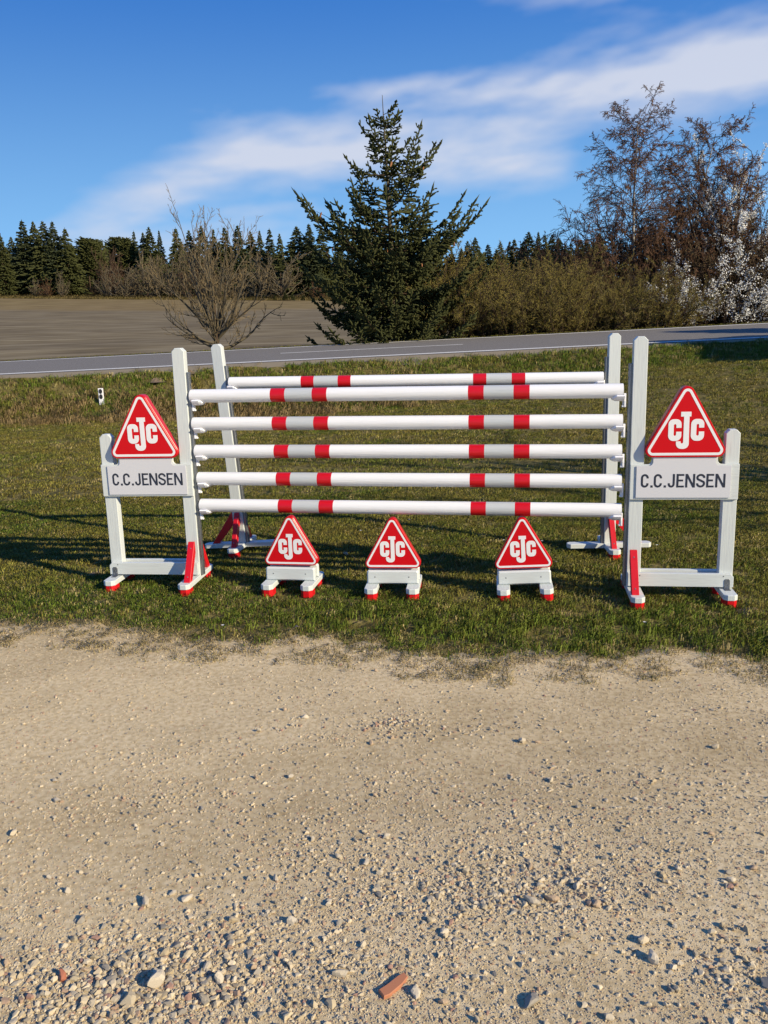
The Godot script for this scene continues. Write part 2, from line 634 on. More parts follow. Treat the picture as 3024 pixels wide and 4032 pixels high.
func ring(mb: MB, outer: PackedVector2Array, inner: PackedVector2Array, z0: float, z1: float) -> void:
	var m := outer.size()
	for i in m:
		var j := (i + 1) % m
		var a := Vector3(outer[i].x, outer[i].y, z1)
		var b := Vector3(outer[j].x, outer[j].y, z1)
		var c := Vector3(inner[j].x, inner[j].y, z1)
		var d := Vector3(inner[i].x, inner[i].y, z1)
		mb.quad(a, b, c, d, Vector3(0, 0, 1))
		var e := (outer[j] - outer[i]).normalized()
		if (outer[j] - outer[i]).length() > 1e-5:
			mb.quad(a, b, b + Vector3(0, 0, z0 - z1), a + Vector3(0, 0, z0 - z1), Vector3(e.y, -e.x, 0))
			mb.quad(d, c, c + Vector3(0, 0, z0 - z1), d + Vector3(0, 0, z0 - z1), Vector3(-e.y, e.x, 0))


func arc(out: PackedVector2Array, c: Vector2, rx: float, ry: float, a0: float, a1: float, k := 6) -> void:
	for i in k + 1:
		var a := deg_to_rad(lerpf(a0, a1, float(i) / k))
		out.append(c + Vector2(cos(a) * rx, sin(a) * ry))


func emblem_c(x: float, s: float) -> PackedVector2Array:
	# a heavy squared letter C, left edge at x
	var p := PackedVector2Array()
	p.append(Vector2(x + 0.0748, 0.165))
	arc(p, Vector2(x + 0.0448, 0.187), 0.030, 0.030, 0, 90)
	arc(p, Vector2(x + 0.030, 0.187), 0.030, 0.030, 90, 180)
	arc(p, Vector2(x + 0.030, 0.119), 0.030, 0.032, 180, 270)
	arc(p, Vector2(x + 0.0448, 0.119), 0.031, 0.032, 270, 360)
	p.append(Vector2(x + 0.0758, 0.142))
	p.append(Vector2(x + 0.0455, 0.142))
	arc(p, Vector2(x + 0.0383, 0.125), 0.0072, 0.0072, 0, -180)
	arc(p, Vector2(x + 0.0383, 0.180), 0.0072, 0.0072, 180, 0)
	p.append(Vector2(x + 0.0455, 0.165))
	for i in p.size():
		p[i] *= s
	return p


func emblem_j(s: float) -> PackedVector2Array:
	var p := PackedVector2Array([Vector2(-0.0325, 0.260), Vector2(-0.0325, 0.232), Vector2(-0.0150, 0.232)])
	p.append(Vector2(-0.0145, 0.080))
	arc(p, Vector2(-0.0218, 0.0785), 0.0072, 0.0072, 0, -180)
	p.append(Vector2(-0.0290, 0.0845))
	p.append(Vector2(-0.0555, 0.0845))
	arc(p, Vector2(-0.0245, 0.070), 0.031, 0.031, 180, 270)
	arc(p, Vector2(-0.0130, 0.070), 0.031, 0.031, 270, 360)
	p.append(Vector2(0.0160, 0.232))
	p.append(Vector2(0.0261, 0.232))
	p.append(Vector2(0.0261, 0.260))
	for i in p.size():
		p[i] *= s
	return p


# the triangular sign, hung with its white border's lower edge at y = 0, front at z = 0
func make_sign(parent: Node, s: float, thick: float, xf: Transform3D) -> void:
	var o := part(parent, "triangle_sign", sign_core(s, thick), M.red_edge, xf)
	var f := MB.new()
	f.board(round_triangle(0.0415, s), -0.012, 0.0, 0.0022)
	part(o, "front_panel", f.mesh(), M.red_sign)
	var b := MB.new()
	ring(b, round_triangle(0.03, s), round_triangle(0.0145, s), 0.0, 0.0012)
	part(o, "white_border", b.mesh(), M.white_sign)
	for q in [emblem_c(-0.1024, s), emblem_j(s), emblem_c(0.0272, s)]:
		var l := MB.new()
		l.board(q, 0.0, 0.0014, 0.0, Transform3D.IDENTITY, false)
		part(o, "emblem_letter", l.mesh(), M.white_sign)


func sign_core(s: float, thick: float) -> ArrayMesh:
	var mb := MB.new()
	mb.board(round_triangle(0.0365, s), -0.016, -0.0125, 0.0)
	mb.board(round_triangle(0.043, s), -thick, -0.0165, 0.002)
	return mb.mesh()


func stroke(mb: MB, pts: PackedVector2Array, w: float, z0: float, z1: float) -> void:
	var m := pts.size()
	var l := PackedVector2Array()
	var r := PackedVector2Array()
	for i in m:
		var e0 := (pts[i] - pts[maxi(i - 1, 0)]).normalized()
		var e1 := (pts[mini(i + 1, m - 1)] - pts[i]).normalized()
		if i == 0:
			e0 = e1
		if i == m - 1:
			e1 = e0
		var a := Vector2(-e0.y, e0.x)
		var b := Vector2(-e1.y, e1.x)
		var k := (a + b) / maxf(0.4, 1.0 + a.dot(b)) * w * 0.5
		l.append(pts[i] + k)
		r.append(pts[i] - k)
	r.reverse()
	l.append_array(r)
	mb.board(l, z0, z1, 0.0, Transform3D.IDENTITY, false)


# C.C.JENSEN in narrow capitals, 0.49 m wide and 0.083 m high
func lettering(parent: Node, xf: Transform3D) -> void:
	var u := 0.0004325
	var h := 0.083
	var w := 0.0124
	var put := func(x0: float, x1: float, strokes: Callable) -> void:
		var mb := MB.new()
		strokes.call(mb, (x0 - 811.5) * u + w / 2, (x1 - 811.5) * u - w / 2)
		part(parent, "letter", mb.mesh(), M.lettering, xf)
	var c := func(mb: MB, a: float, b: float) -> void:
		var p := PackedVector2Array()
		var rr := (b - a) / 2
		p.append(Vector2(b, h * 0.68))
		arc(p, Vector2((a + b) / 2, h - w / 2 - rr * 1.05), rr, rr * 1.05, 0, 180, 10)
		arc(p, Vector2((a + b) / 2, w / 2 + rr * 1.05), rr, rr * 1.05, 180, 360, 10)
		p.append(Vector2(b, h * 0.32))
		stroke(mb, p, w, 0.0, 0.0008)
	var dot := func(mb: MB, a: float, b: float) -> void:
		mb.box(Vector3((a + b) / 2 - w * 0.55, 0, 0), Vector3((a + b) / 2 + w * 0.55, w * 1.1, 0.0008), 0.0)
	var j := func(mb: MB, a: float, b: float) -> void:
		var p := PackedVector2Array([Vector2(b, h), Vector2(b, h * 0.4)])
		var rr := (b - a) / 2
		arc(p, Vector2((a + b) / 2, w / 2 + rr * 1.05), rr, rr * 1.05, 0, -180, 12)
		p.append(Vector2(a, h * 0.32))
		stroke(mb, p, w, 0.0, 0.0008)
	var e := func(mb: MB, a: float, b: float) -> void:
		stroke(mb, PackedVector2Array([Vector2(a, 0), Vector2(a, h)]), w, 0.0, 0.0008)
		for y in [w * 0.5, h * 0.52, h - w * 0.5]:
			stroke(mb, PackedVector2Array([Vector2(a + w / 2, y), Vector2(b + w / 2 - (0.006 if y > w and y < h * 0.8 else 0.0), y)]), w * 0.92, 0.0, 0.0008)
	var n := func(mb: MB, a: float, b: float) -> void:
		stroke(mb, PackedVector2Array([Vector2(a, 0), Vector2(a, h)]), w, 0.0, 0.0008)
		stroke(mb, PackedVector2Array([Vector2(b, 0), Vector2(b, h)]), w, 0.0, 0.0008)
		mb.board(PackedVector2Array([Vector2(a - w * 0.5, h), Vector2(a + w * 0.6, h), Vector2(b + w * 0.5, 0), Vector2(b - w * 0.6, 0)]), 0.0, 0.0011, 0.0, Transform3D.IDENTITY, false)
	var s := func(mb: MB, a: float, b: float) -> void:
		var p := PackedVector2Array()
		var m := (a + b) / 2
		var rr := (b - a) / 2
		p.append(Vector2(b, h * 0.70))
		arc(p, Vector2(m, h - w / 2 - rr * 0.85), rr, rr * 0.85, 0, 215, 12)
		arc(p, Vector2(m, w / 2 + rr * 0.9), rr, rr * 0.9, 35, -180, 12)
		p.append(Vector2(a, h * 0.31))
		stroke(mb, p, w, 0.0, 0.0008)
	put.call(245, 350, c)
	put.call(378, 405, dot)
	put.call(420, 530, c)
	put.call(558, 585, dot)
	put.call(610, 703, j)
	put.call(725, 828, e)
	put.call(845, 975, n)
	put.call(990, 1110, s)
	put.call(1125, 1226, e)
	put.call(1245, 1378, n)


func post_outline(u0: float, u1: float, y0: float, y1: float, cut: float) -> PackedVector2Array:
	return PackedVector2Array([Vector2(u0, y0), Vector2(u1, y0), Vector2(u1, y1 - cut), Vector2(u1 - cut, y1), Vector2(u0 + cut, y1), Vector2(u0, y1 - cut)])


# a foot seen from above: a plank with its four corners cut off; x across, z along, from v0 to v1
func foot_plank(mb: MB, u0: float, u1: float, v0: float, v1: float, y0: float, y1: float, cut: float) -> void:
	var p := PackedVector2Array([Vector2(u0 + cut, -v1), Vector2(u1 - cut, -v1), Vector2(u1, -v1 + cut), Vector2(u1, -v0 - cut), Vector2(u1 - cut, -v0), Vector2(u0 + cut, -v0), Vector2(u0, -v0 - cut), Vector2(u0, -v1 + cut)])
	mb.board(p, y0, y1, 0.003, Transform3D(Vector3(1, 0, 0), Vector3(0, 0, -1), Vector3(0, 1, 0), Vector3.ZERO))


func make_foot(parent: Node, u0: float, u1: float, v0: float, v1: float) -> void:
	var a := MB.new()
	foot_plank(a, u0, u1, v0, v1, 0.035, 0.070, 0.022)
	var f := part(parent, "foot", a.mesh(), M.white_deep)
	for e in [[v0 + 0.004, v0 + 0.11], [v1 - 0.11, v1 - 0.004]]:
		var b := MB.new()
		foot_plank(b, u0 + 0.003, u1 - 0.003, e[0], e[1], -0.012, 0.0348, 0.020)
		part(f, "foot_block", b.mesh(), M.red)


func make_brace(parent: Node, u0: float, u1: float, foot_v: float, post_v: float, low: float, high: float) -> void:
	# a slanting board from the foot up to the post, drawn in (v, y) and pulled across u
	var d := 1.0 if foot_v > post_v else -1.0
	var p := PackedVector2Array([Vector2(foot_v, low), Vector2(foot_v - d * 0.052, low), Vector2(post_v, high - 0.075), Vector2(post_v, high), Vector2(post_v + d * 0.012, high)])
	var mb := MB.new()
	mb.board(p, u0, u1, 0.002, Transform3D(Vector3(0, 0, 1), Vector3(0, 1, 0), Vector3(1, 0, 0), Vector3.ZERO))
	var b := part(parent, "brace", mb.mesh(), M.red)
	var out := Vector3(0, foot_v - post_v, high - low).normalized() * Vector3(0, absf(foot_v - post_v), 1).normalized()
	for k in [0.14, 0.84]:
		var v := lerpf(foot_v, post_v + d * 0.012, k)
		var y := lerpf(low, high, k)
		var nn := Vector3(0, absf(foot_v - post_v), d * (high - low)).normalized()
		part(b, "screw", disc(0.0045, 0.002), M.screw, Transform3D(Basis(Quaternion(Vector3(0, 0, 1), nn)), Vector3((u0 + u1) / 2, y, v)))


func disc(r: float, h: float, sides := 10) -> ArrayMesh:
	var p := PackedVector2Array()
	for i in sides:
		p.append(Vector2(cos(TAU * i / sides), sin(TAU * i / sides)) * r)
	var mb := MB.new()
	mb.board(p, -h, h, h * 0.4)
	return mb.mesh()


# a slotted steel rail on the inner face of an upright
func make_track(parent: Node, y0: float, y1: float) -> void:
	var mb := MB.new()
	mb.box(Vector3(-0.008, y0, -0.047), Vector3(-0.0005, y1, -0.013), 0.001)
	mb.box(Vector3(-0.020, y0, -0.050), Vector3(-0.0075, y1, -0.040), 0.0015)
	mb.box(Vector3(-0.020, y0, -0.020), Vector3(-0.0075, y1, -0.010), 0.0015)
	mb.box(Vector3(-0.0225, y0, -0.0415), Vector3(-0.0195, y1, -0.0185), 0.0008)
	var t := part(parent, "steel_track", mb.mesh(), M.zinc)
	var hole := disc(0.0068, 0.0004)
	var y := y0 + 0.05
	while y < y1 - 0.02:
		part(t, "hole", hole, M.hole, Transform3D(Basis(Vector3.UP, PI / 2), Vector3(-0.0228, y, -0.03)))
		y += 0.046


func mirrored(side: float, x: float, z: float, yaw: float) -> Transform3D:
	# local x runs from the inner face of the upright outwards, local z to the front
	return Transform3D(Basis(Vector3(cos(yaw), 0, sin(yaw)) * side, Vector3.UP, Vector3(-sin(yaw), 0, cos(yaw))), Vector3(x, 0, z))


func build_wing(side: float, x: float, z: float, yaw: float, label: String) -> void:
	# parts are laid out in x = outwards; on the left wing x is flipped, so that nothing is a mirror image of lettering
	var t := thing("jump_wing", label, "jump wing", Transform3D(Basis(Vector3.UP, -yaw), Vector3(x, 0, z)), "wings of the show jump")
	var flip := func(poly: PackedVector2Array) -> PackedVector2Array:
		var q := poly.duplicate()
		for i in q.size():
			q[i].x *= side
		return q
	var w := 0.0824
	var d := 0.632
	var a := MB.new()
	a.board(flip.call(post_outline(0, w, 0.068, 1.6045, 0.022)), -0.060, 0.0, 0.003)
	part(t, "tall_post", a.mesh(), M.white_up)
	a = MB.new()
	a.board(flip.call(post_outline(d - w, d, 0.068, 1.0473, 0.022)), -0.060, 0.0, 0.003)
	part(t, "short_post", a.mesh(), M.white_up)
	# board behind the nameplate, with a neck that carries the triangle
	var p := PackedVector2Array([Vector2(0, 0.6266), Vector2(d, 0.6266), Vector2(d, 0.8436), Vector2(0.531, 0.8436)])
	arc(p, Vector2(0.531, 0.8686), 0.025, 0.025, 270, 180)
	p.append(Vector2(0.506, 0.905))
	p.append(Vector2(0.124, 0.905))
	arc(p, Vector2(0.099, 0.8686), 0.025, 0.025, 0, -90)
	p.append(Vector2(0, 0.8436))
	a = MB.new()
	a.board(flip.call(p), 0.0005, 0.018, 0.002)
	part(t, "backing_board", a.mesh(), M.white_side)
	p = PackedVector2Array([Vector2(0.035, 0.640), Vector2(0.584, 0.640), Vector2(0.584, 0.835), Vector2(0.520, 0.835)])
	arc(p, Vector2(0.520, 0.862), 0.027, 0.027, 270, 180)
	p.append(Vector2(0.493, 0.899))
	p.append(Vector2(0.131, 0.899))
	arc(p, Vector2(0.104, 0.862), 0.027, 0.027, 0, -90)
	p.append(Vector2(0.035, 0.835))
	a = MB.new()
	a.board(flip.call(p), 0.021, 0.026, 0.0006)
	var plate := part(t, "nameplate", a.mesh(), M.plate)
	for q in [Vector2(0.07, 0.66), Vector2(0.55, 0.66), Vector2(0.07, 0.815), Vector2(0.55, 0.815)]:
		a = MB.new()
		a.box(Vector3(q.x * side - 0.008, q.y - 0.008, 0.0175), Vector3(q.x * side + 0.008, q.y + 0.008, 0.0215), 0.0)
		part(plate, "spacer", a.mesh(), M.hole)
	lettering(plate, Transform3D(Basis.IDENTITY, Vector3(side * 0.308, 0.7035, 0.026)))
	make_sign(t, 1.0, 0.072, Transform3D(Basis.IDENTITY, Vector3(side * 0.3115, 0.901, 0.036)))
	for v in [[0.0005, 0.030], [-0.090, -0.0605]]:
		a = MB.new()
		var q := PackedVector2Array([Vector2(0.004, 0.0804), Vector2(d, 0.0804), Vector2(d, 0.1639 - 0.018), Vector2(d - 0.018, 0.1639), Vector2(0.004, 0.1639)])
		a.board(flip.call(q), v[0], v[1], 0.002)
		var bar := part(t, "crossbar", a.mesh(), M.white_side)
		if v[0] > 0:
			for s in [Vector2(0.572, 0.150), Vector2(0.068, 0.104), Vector2(0.075, 0.15)]:
				part(bar, "screw", disc(0.004, 0.0012), M.screw, Transform3D(Basis.IDENTITY, Vector3(side * s.x, s.y, v[1])))
	var k := Vector2(0, w) if side > 0 else Vector2(-w, 0)
	make_foot(t, k.x, k.y, -0.30, 0.24)
	k = Vector2(d - w, d) if side > 0 else Vector2(-d, w - d)
	make_foot(t, k.x, k.y, -0.22, 0.165)
	k = Vector2(0.009, 0.053) if side > 0 else Vector2(-0.053, -0.009)
	make_brace(t, k.x, k.y, 0.185, 0.0305, 0.0702, 0.315)
	make_brace(t, k.x, k.y, -0.245, -0.0905, 0.0702, 0.315)
	var tr := Node3D.new()
	make_track(t, 0.0702, 1.446)
	if side < 0:
		var made := t.find_child("steel_track", false, false) as Node3D
		made.transform = Transform3D(Basis(Vector3.UP, PI), Vector3(0, 0, -0.06))
	tr.free()
	# zinc angle bracket that holds the short post on its foot
	a = MB.new()
	var bx := side * 0.594
	a.board(PackedVector2Array([Vector2(bx - 0.017, 0.0715), Vector2(bx + 0.017, 0.0715), Vector2(bx + 0.017, 0.126), Vector2(bx + 0.010, 0.133), Vector2(bx - 0.010, 0.133), Vector2(bx - 0.017, 0.126)]), 0.0302, 0.0330, 0.0005)
	a.box(Vector3(bx - 0.017, 0.0702, 0.0335), Vector3(bx + 0.017, 0.0730, 0.070), 0.0005)
	var br := part(t, "angle_bracket", a.mesh(), M.zinc)
	for q in [Vector2(-0.009, 0.085), Vector2(0.008, 0.092), Vector2(0.0, 0.108), Vector2(-0.009, 0.122), Vector2(0.009, 0.121)]:
		part(br, "screw", disc(0.0036, 0.0015), M.screw, Transform3D(Basis.IDENTITY, Vector3(bx + q.x, q.y, 0.0332)))


func build_upright(side: float, xf: Transform3D, label: String) -> Transform3D:
	var t := thing("jump_upright", label, "jump upright", xf, "single uprights behind the wings")
	var w := 0.0824
	var a := MB.new()
	var u := Vector2(0, w) if side > 0 else Vector2(-w, 0)
	a.board(post_outline(u.x, u.y, 0.068, 1.612, 0.022), -0.060, 0.0, 0.003)
	part(t, "post", a.mesh(), M.white_up)
	make_foot(t, u.x, u.y, -0.27, 0.21)
	# foot across, in two halves that butt against the first
	for h in [[u.y + 0.0005, u.y + 0.27], [u.x - 0.27, u.x - 0.0005]]:
		var b := MB.new()
		var c := 0.022
		var p := PackedVector2Array([Vector2(h[0], -0.005), Vector2(h[1], -0.005), Vector2(h[1], 0.075), Vector2(h[0], 0.075)])
		if h[0] > u.x:
			p = PackedVector2Array([Vector2(h[0], -0.005), Vector2(h[1] - c, -0.005), Vector2(h[1], c - 0.005), Vector2(h[1], 0.075 - c), Vector2(h[1] - c, 0.075), Vector2(h[0], 0.075)])
		else:
			p = PackedVector2Array([Vector2(h[0] + c, -0.005), Vector2(h[1], -0.005), Vector2(h[1], 0.075), Vector2(h[0] + c, 0.075), Vector2(h[0], 0.075 - c), Vector2(h[0], c - 0.005)])
		b.board(p, 0.034, 0.069, 0.003, Transform3D(Vector3(1, 0, 0), Vector3(0, 0, -1), Vector3(0, 1, 0), Vector3(0, 0, 0)))
		part(t, "cross_foot", b.mesh(), M.white_side)
	var m := (u.x + u.y) / 2
	make_brace(t, m - 0.019, m + 0.019, 0.165, 0.0005, 0.0702, 0.315)
	make_brace(t, m - 0.019, m + 0.019, -0.225, -0.0605, 0.0702, 0.315)
	# brace on the outer side, turned a quarter
	var o := 1.0 if side > 0 else -1.0
	var q := PackedVector2Array([Vector2(o * (w + 0.20), 0.0692), Vector2(o * (w + 0.145), 0.0692), Vector2(o * (w + 0.0005), 0.225), Vector2(o * (w + 0.0005), 0.315), Vector2(o * (w + 0.012), 0.315)])
	var c2 := MB.new()
	c2.board(q, -0.049, -0.011, 0.002)
	part(t, "brace", c2.mesh(), M.red)
	make_track(t, 0.0702, 1.446)
	if side < 0:
		(t.find_child("steel_track", false, false) as Node3D).transform = Transform3D(Basis(Vector3.UP, PI), Vector3(0, 0, -0.06))
	return t.transform


func cup_mesh() -> Array:
	# a trough under the pole's end; x runs from the upright towards the middle of the jump, the pole's axis at y = 0
	var dish := MB.new()
	var sect := func(x: float, r0: float, r1: float, half: float) -> PackedVector3Array:
		var out := PackedVector3Array()
		for i in 9:
			var a := deg_to_rad(-90.0 + lerpf(-half, half, i / 8.0))
			out.append(Vector3(x, sin(a) * r0, cos(a) * r0))
		for i in 9:
			var a := deg_to_rad(-90.0 + lerpf(half, -half, i / 8.0))
			out.append(Vector3(x, sin(a) * r1, cos(a) * r1))
		return out
	var rows := [sect.call(0.002, 0.0465, 0.062, 62.0), sect.call(0.048, 0.0465, 0.062, 62.0), sect.call(0.062, 0.0465, 0.058, 50.0), sect.call(0.074, 0.0465, 0.052, 30.0)]
	for i in rows.size() - 1:
		for k in 18:
			var j := (k + 1) % 18
			var mid: Vector3 = Vector3(rows[i][k].x, -0.054, 0)
			dish.face(rows[i][k], rows[i][j], rows[i + 1][j], mid)
			dish.face(rows[i][k], rows[i + 1][j], rows[i + 1][k], mid)
	for e in [0, rows.size() - 1]:
		for k in range(0, 8):
			var nn := Vector3(-1, 0, 0) if e == 0 else Vector3(1, 0, 0)
			dish.quad(rows[e][k], rows[e][k + 1], rows[e][16 - k], rows[e][17 - k], nn)
	var back := MB.new()
	back.box(Vector3(-0.012, -0.098, -0.013), Vector3(0.0015, -0.015, 0.013), 0.003)
	var pin := MB.new()
	pin.box(Vector3(0.0016, -0.098, -0.010), Vector3(0.012, -0.088, 0.010), 0.002)
	pin.box(Vector3(0.0030, -0.089, -0.006), Vector3(0.008, -0.0615, 0.006), 0.001)
	return [dish.mesh(), back.mesh(), pin.mesh()]


func build_pole(a: Vector3, b: Vector3, label: String, group: String) -> void:
	var d := b - a
	var l := d.length()
	var ex := d / l
	var ez := ex.cross(Vector3.UP).normalized()
	var t := thing("jump_pole", label, "jump pole", Transform3D(Basis(ex, ez.cross(ex), ez) * Basis(Vector3(1, 0, 0), rng.randf() * TAU), a), group)
	var r := 0.044
	var cuts := [0.0, 0.201, 0.2362, 0.302, 0.337, 0.663, 0.698, 0.7638, 0.799, 1.0]
	var mats := ["white_section", "red_band", "grey_band", "red_band", "white_section", "red_band", "grey_band", "red_band", "white_section"]
	for k in 9:
		var mb := MB.new()
		var x0: float = cuts[k] * l
		var x1: float = cuts[k + 1] * l
		var p := PackedVector3Array()
		var rr := PackedFloat32Array()
		if k == 0:
			p.append_array(PackedVector3Array([Vector3(x0, 0, 0), Vector3(x0 + 0.003, 0, 0)]))
			rr.append_array(PackedFloat32Array([r - 0.003, r]))
		var n := 2 if k != 4 and k != 0 and k != 8 else 10
		for i in n:
			p.append(Vector3(lerpf(x0 + (0.006 if k == 0 else 0.0), x1 - (0.006 if k == 8 else 0.0), float(i) / (n - 1)), 0, 0))
			rr.append(r)
		if k == 8:
			p.append_array(PackedVector3Array([Vector3(x1 - 0.003, 0, 0), Vector3(x1, 0, 0)]))
			rr.append_array(PackedFloat32Array([r, r - 0.003]))
		mb.tube(p, rr, 40, k == 0 or k == 8)
		var mat: Material = M.white_pole if mats[k] == "white_section" else M.red_pole if mats[k] == "red_band" else M.grey_pole
		part(t, mats[k], mb.mesh(), mat)


func build_stand(x: float, z: float, yaw: float, label: String, tilt := 0.0) -> void:
	# a small filler: two feet, a beam in front and one behind, the triangle between them; z = 0 is the feet's front
	var t := thing("sign_stand", label, "sign stand", Transform3D(Basis(Vector3.UP, -yaw) * Basis(Vector3(0, 0, 1), tilt), Vector3(x, tilt * 0.134, z)), "small triangle stands under the poles")
	for u in [-0.134, 0.134]:
		make_foot(t, u - 0.041, u + 0.041, -0.36, 0.0)
	for v in [[-0.145, -0.115], [-0.245, -0.215]]:
		var a := MB.new()
		var p := PackedVector2Array([Vector2(-0.168, 0.0705), Vector2(0.168, 0.0705), Vector2(0.168, 0.150), Vector2(0.158, 0.160), Vector2(-0.158, 0.160), Vector2(-0.168, 0.150)])
		a.board(p, v[0], v[1], 0.009)
		var beam := part(t, "beam", a.mesh(), M.white_side)
		if v[1] > -0.2:
			for s in [-0.115, 0.105]:
				part(beam, "screw", disc(0.0042, 0.0012), M.screw, Transform3D(Basis.IDENTITY, Vector3(s, 0.118, v[1])))
	make_sign(t, 0.788, 0.058, Transform3D(Basis.IDENTITY, Vector3(0, 0.176, -0.150)))
	var m := MB.new()
	m.box(Vector3(-0.150, 0.0705, -0.2145), Vector3(0.150, 0.142, -0.1455), 0.002)
	part(t, "middle_block", m.mesh(), M.white_side)


func build_jump() -> void:
	build_wing(-1.0, -1.2747, -5.7202, 0.1219, "white jump wing with red triangle sign at the left end of the poles")
	build_wing(1.0, 1.505, -5.1876, 0.1458, "white jump wing with red triangle sign at the right end of the poles")
	var lean := Basis(Vector3(0, 0, 1), 0.0655)
	build_upright(-1.0, Transform3D(Basis(Vector3.UP, -0.2) * lean, Vector3(-1.090, 0.004, -6.60)), "leaning white upright with red braces behind the left wing")
	build_upright(1.0, Transform3D(Basis(Vector3.UP, -0.045), Vector3(1.641, 0.0, -6.265)), "white upright with red braces standing behind the right wing")
	var ys := [1.288, 1.104, 0.920, 0.7355, 0.552]
	var xa := [-1.252, -1.250, -1.247, -1.243, -1.240]
	var xb := [1.460, 1.461, 1.461, 1.465, 1.470]
	var order := ["topmost", "second highest", "middle one", "second lowest", "lowest"]
	var cup := cup_mesh()
	var holder := func(at: Vector3, yaw: float, label: String) -> void:
		var t := thing("pole_cup", label, "pole cup", Transform3D(Basis(Vector3.UP, -yaw), at), "white cups that carry the pole ends")
		part(t, "dish", cup[0], M.plastic)
		part(t, "back_plate", cup[1], M.plastic)
		part(t, "pin", cup[2], M.plastic)
	for i in 5:
		var a := Vector3(xa[i], ys[i] + 0.002, -5.749)
		var b := Vector3(xb[i], ys[i] - 0.002, -5.224)
		build_pole(a, b, "white pole with red and grey bands, %s of the five front poles" % order[i], "front poles of the jump")
		holder.call(Vector3(-1.2747 + 0.0365, a.y, -5.7202 - 0.0255), 0.1219, "white plastic cup under the left end of the front pole, %s of five" % order[i])
		holder.call(Vector3(1.505 - 0.0395, b.y, -5.1876 - 0.0355), PI + 0.1458, "white plastic cup under the right end of the front pole, %s of five" % order[i])
	build_pole(Vector3(-1.143, 1.319, -6.62), Vector3(1.608, 1.299, -6.28), "white pole with red and grey bands, hung alone behind the five front poles", "")
	holder.call(Vector3(-1.150, 1.319, -6.622), 0.2, "white plastic cup under the left end of the rear pole")
	holder.call(Vector3(1.606, 1.299, -6.283), PI + 0.045, "white plastic cup under the right end of the rear pole")
	build_stand(-0.655, -5.408, 0.177, "small red triangle stand nearest to the left wing")
	build_stand(0.031, -5.261, 0.112, "small red triangle stand in the middle, between the other two")
	build_stand(0.868, -5.150, 0.125, "small red triangle stand nearest to the right wing", 0.042)
	# delineator at the foot of the bank
	var y := lawn_y(-5.97, -18.6)
	var t := thing("delineator_post", "short white roadside marker post with two dark reflectors in dry grass", "marker post", Transform3D(Basis(Vector3.UP, 0.1), Vector3(-5.97, y, -18.6)))
	var a2 := MB.new()
	a2.box(Vector3(-0.05, -0.1, -0.03), Vector3(0.05, 0.33, 0.03), 0.006)
	part(t, "post", a2.mesh(), M.plastic)
	for k in 2:
		var p := PackedVector2Array()
		for i in 8:
			p.append(Vector2(cos(TAU * (i + 0.5) / 8) * 0.038, sin(TAU * (i + 0.5) / 8) * 0.055))
		var c := MB.new()
		c.board(p, 0.03, 0.036, 0.002)
		part(t, "reflector", c.mesh(), M.reflector, Transform3D(Basis.IDENTITY, Vector3(0, 0.265 - k * 0.112, 0)))

# ---------------------------------------------------------------- plants

func rv(s := 1.0) -> Vector3:
	return Vector3(rng.randf_range(-s, s), rng.randf_range(-s, s), rng.randf_range(-s, s))


func turned(d: Vector3, angle: float, roll: float) -> Vector3:
	var s := d.cross(Vector3(0.3, 0.2, 0.9)).normalized()
	return d.rotated(s.rotated(d, roll), angle)


# a limb that bends towards `pull`; returns its points
func limb(p: Vector3, d: Vector3, length: float, segs: int, wob: float, pull: Vector3) -> PackedVector3Array:
	var out := PackedVector3Array([p])
	var dir := d.normalized()
	for i in segs:
		dir = (dir + rv(wob) + pull / segs).normalized()
		p += dir * length / segs
		out.append(p)
	return out


func taper(n: int, r0: float, r1: float) -> PackedFloat32Array:
	var out := PackedFloat32Array()
	for i in n:
		out.append(lerpf(r0, r1, float(i) / (n - 1)))
	return out


# branches off a limb, to a given depth; wood into `wood`, the last twigs into `fine`
func ramify(wood: MB, fine: MB, pts: PackedVector3Array, r0: float, length: float, depth: int, o: Dictionary) -> void:
	var n: int = o.kids[depth]
	var m := pts.size()
	for i in n:
		var f := lerpf(o.get("from", 0.25), 1.0, (i + rng.randf()) / n)
		var k := mini(int(f * (m - 1)), m - 2)
		var q := pts[k].lerp(pts[k + 1], f * (m - 1) - k)
		var dir := (pts[k + 1] - pts[k]).normalized()
		var l: float = length * o.ratio * (1.0 - 0.55 * f) * rng.randf_range(0.6, 1.3)
		var d := turned(dir, deg_to_rad(rng.randf_range(o.angle[0], o.angle[1])), rng.randf() * TAU)
		var pull: Vector3 = o.pull[depth]
		if depth == o.kids.size() - 1:
			var mid := q + (d + rv(0.25)).normalized() * l * 0.5
			var tip := mid + (d + rv(0.35) + pull).normalized() * l * 0.5
			fine.twig(q, mid + (mid - q) * 0.05, o.fine)
			fine.twig(mid, tip, o.fine * 0.8)
			if o.has("tips"):
				o.tips.append(mid)
				o.tips.append(tip)
		else:
			var c := limb(q, d, l, 4, o.wob, pull)
			var r := r0 * 0.55 * (1.0 - 0.5 * f)
			(wood if depth == 0 else fine).tube(c, taper(5, maxf(r, o.fine * 1.2), maxf(r * 0.3, o.fine)), 4 if depth == 0 else 3)
			ramify(wood, fine, c, r, l, depth + 1, o)


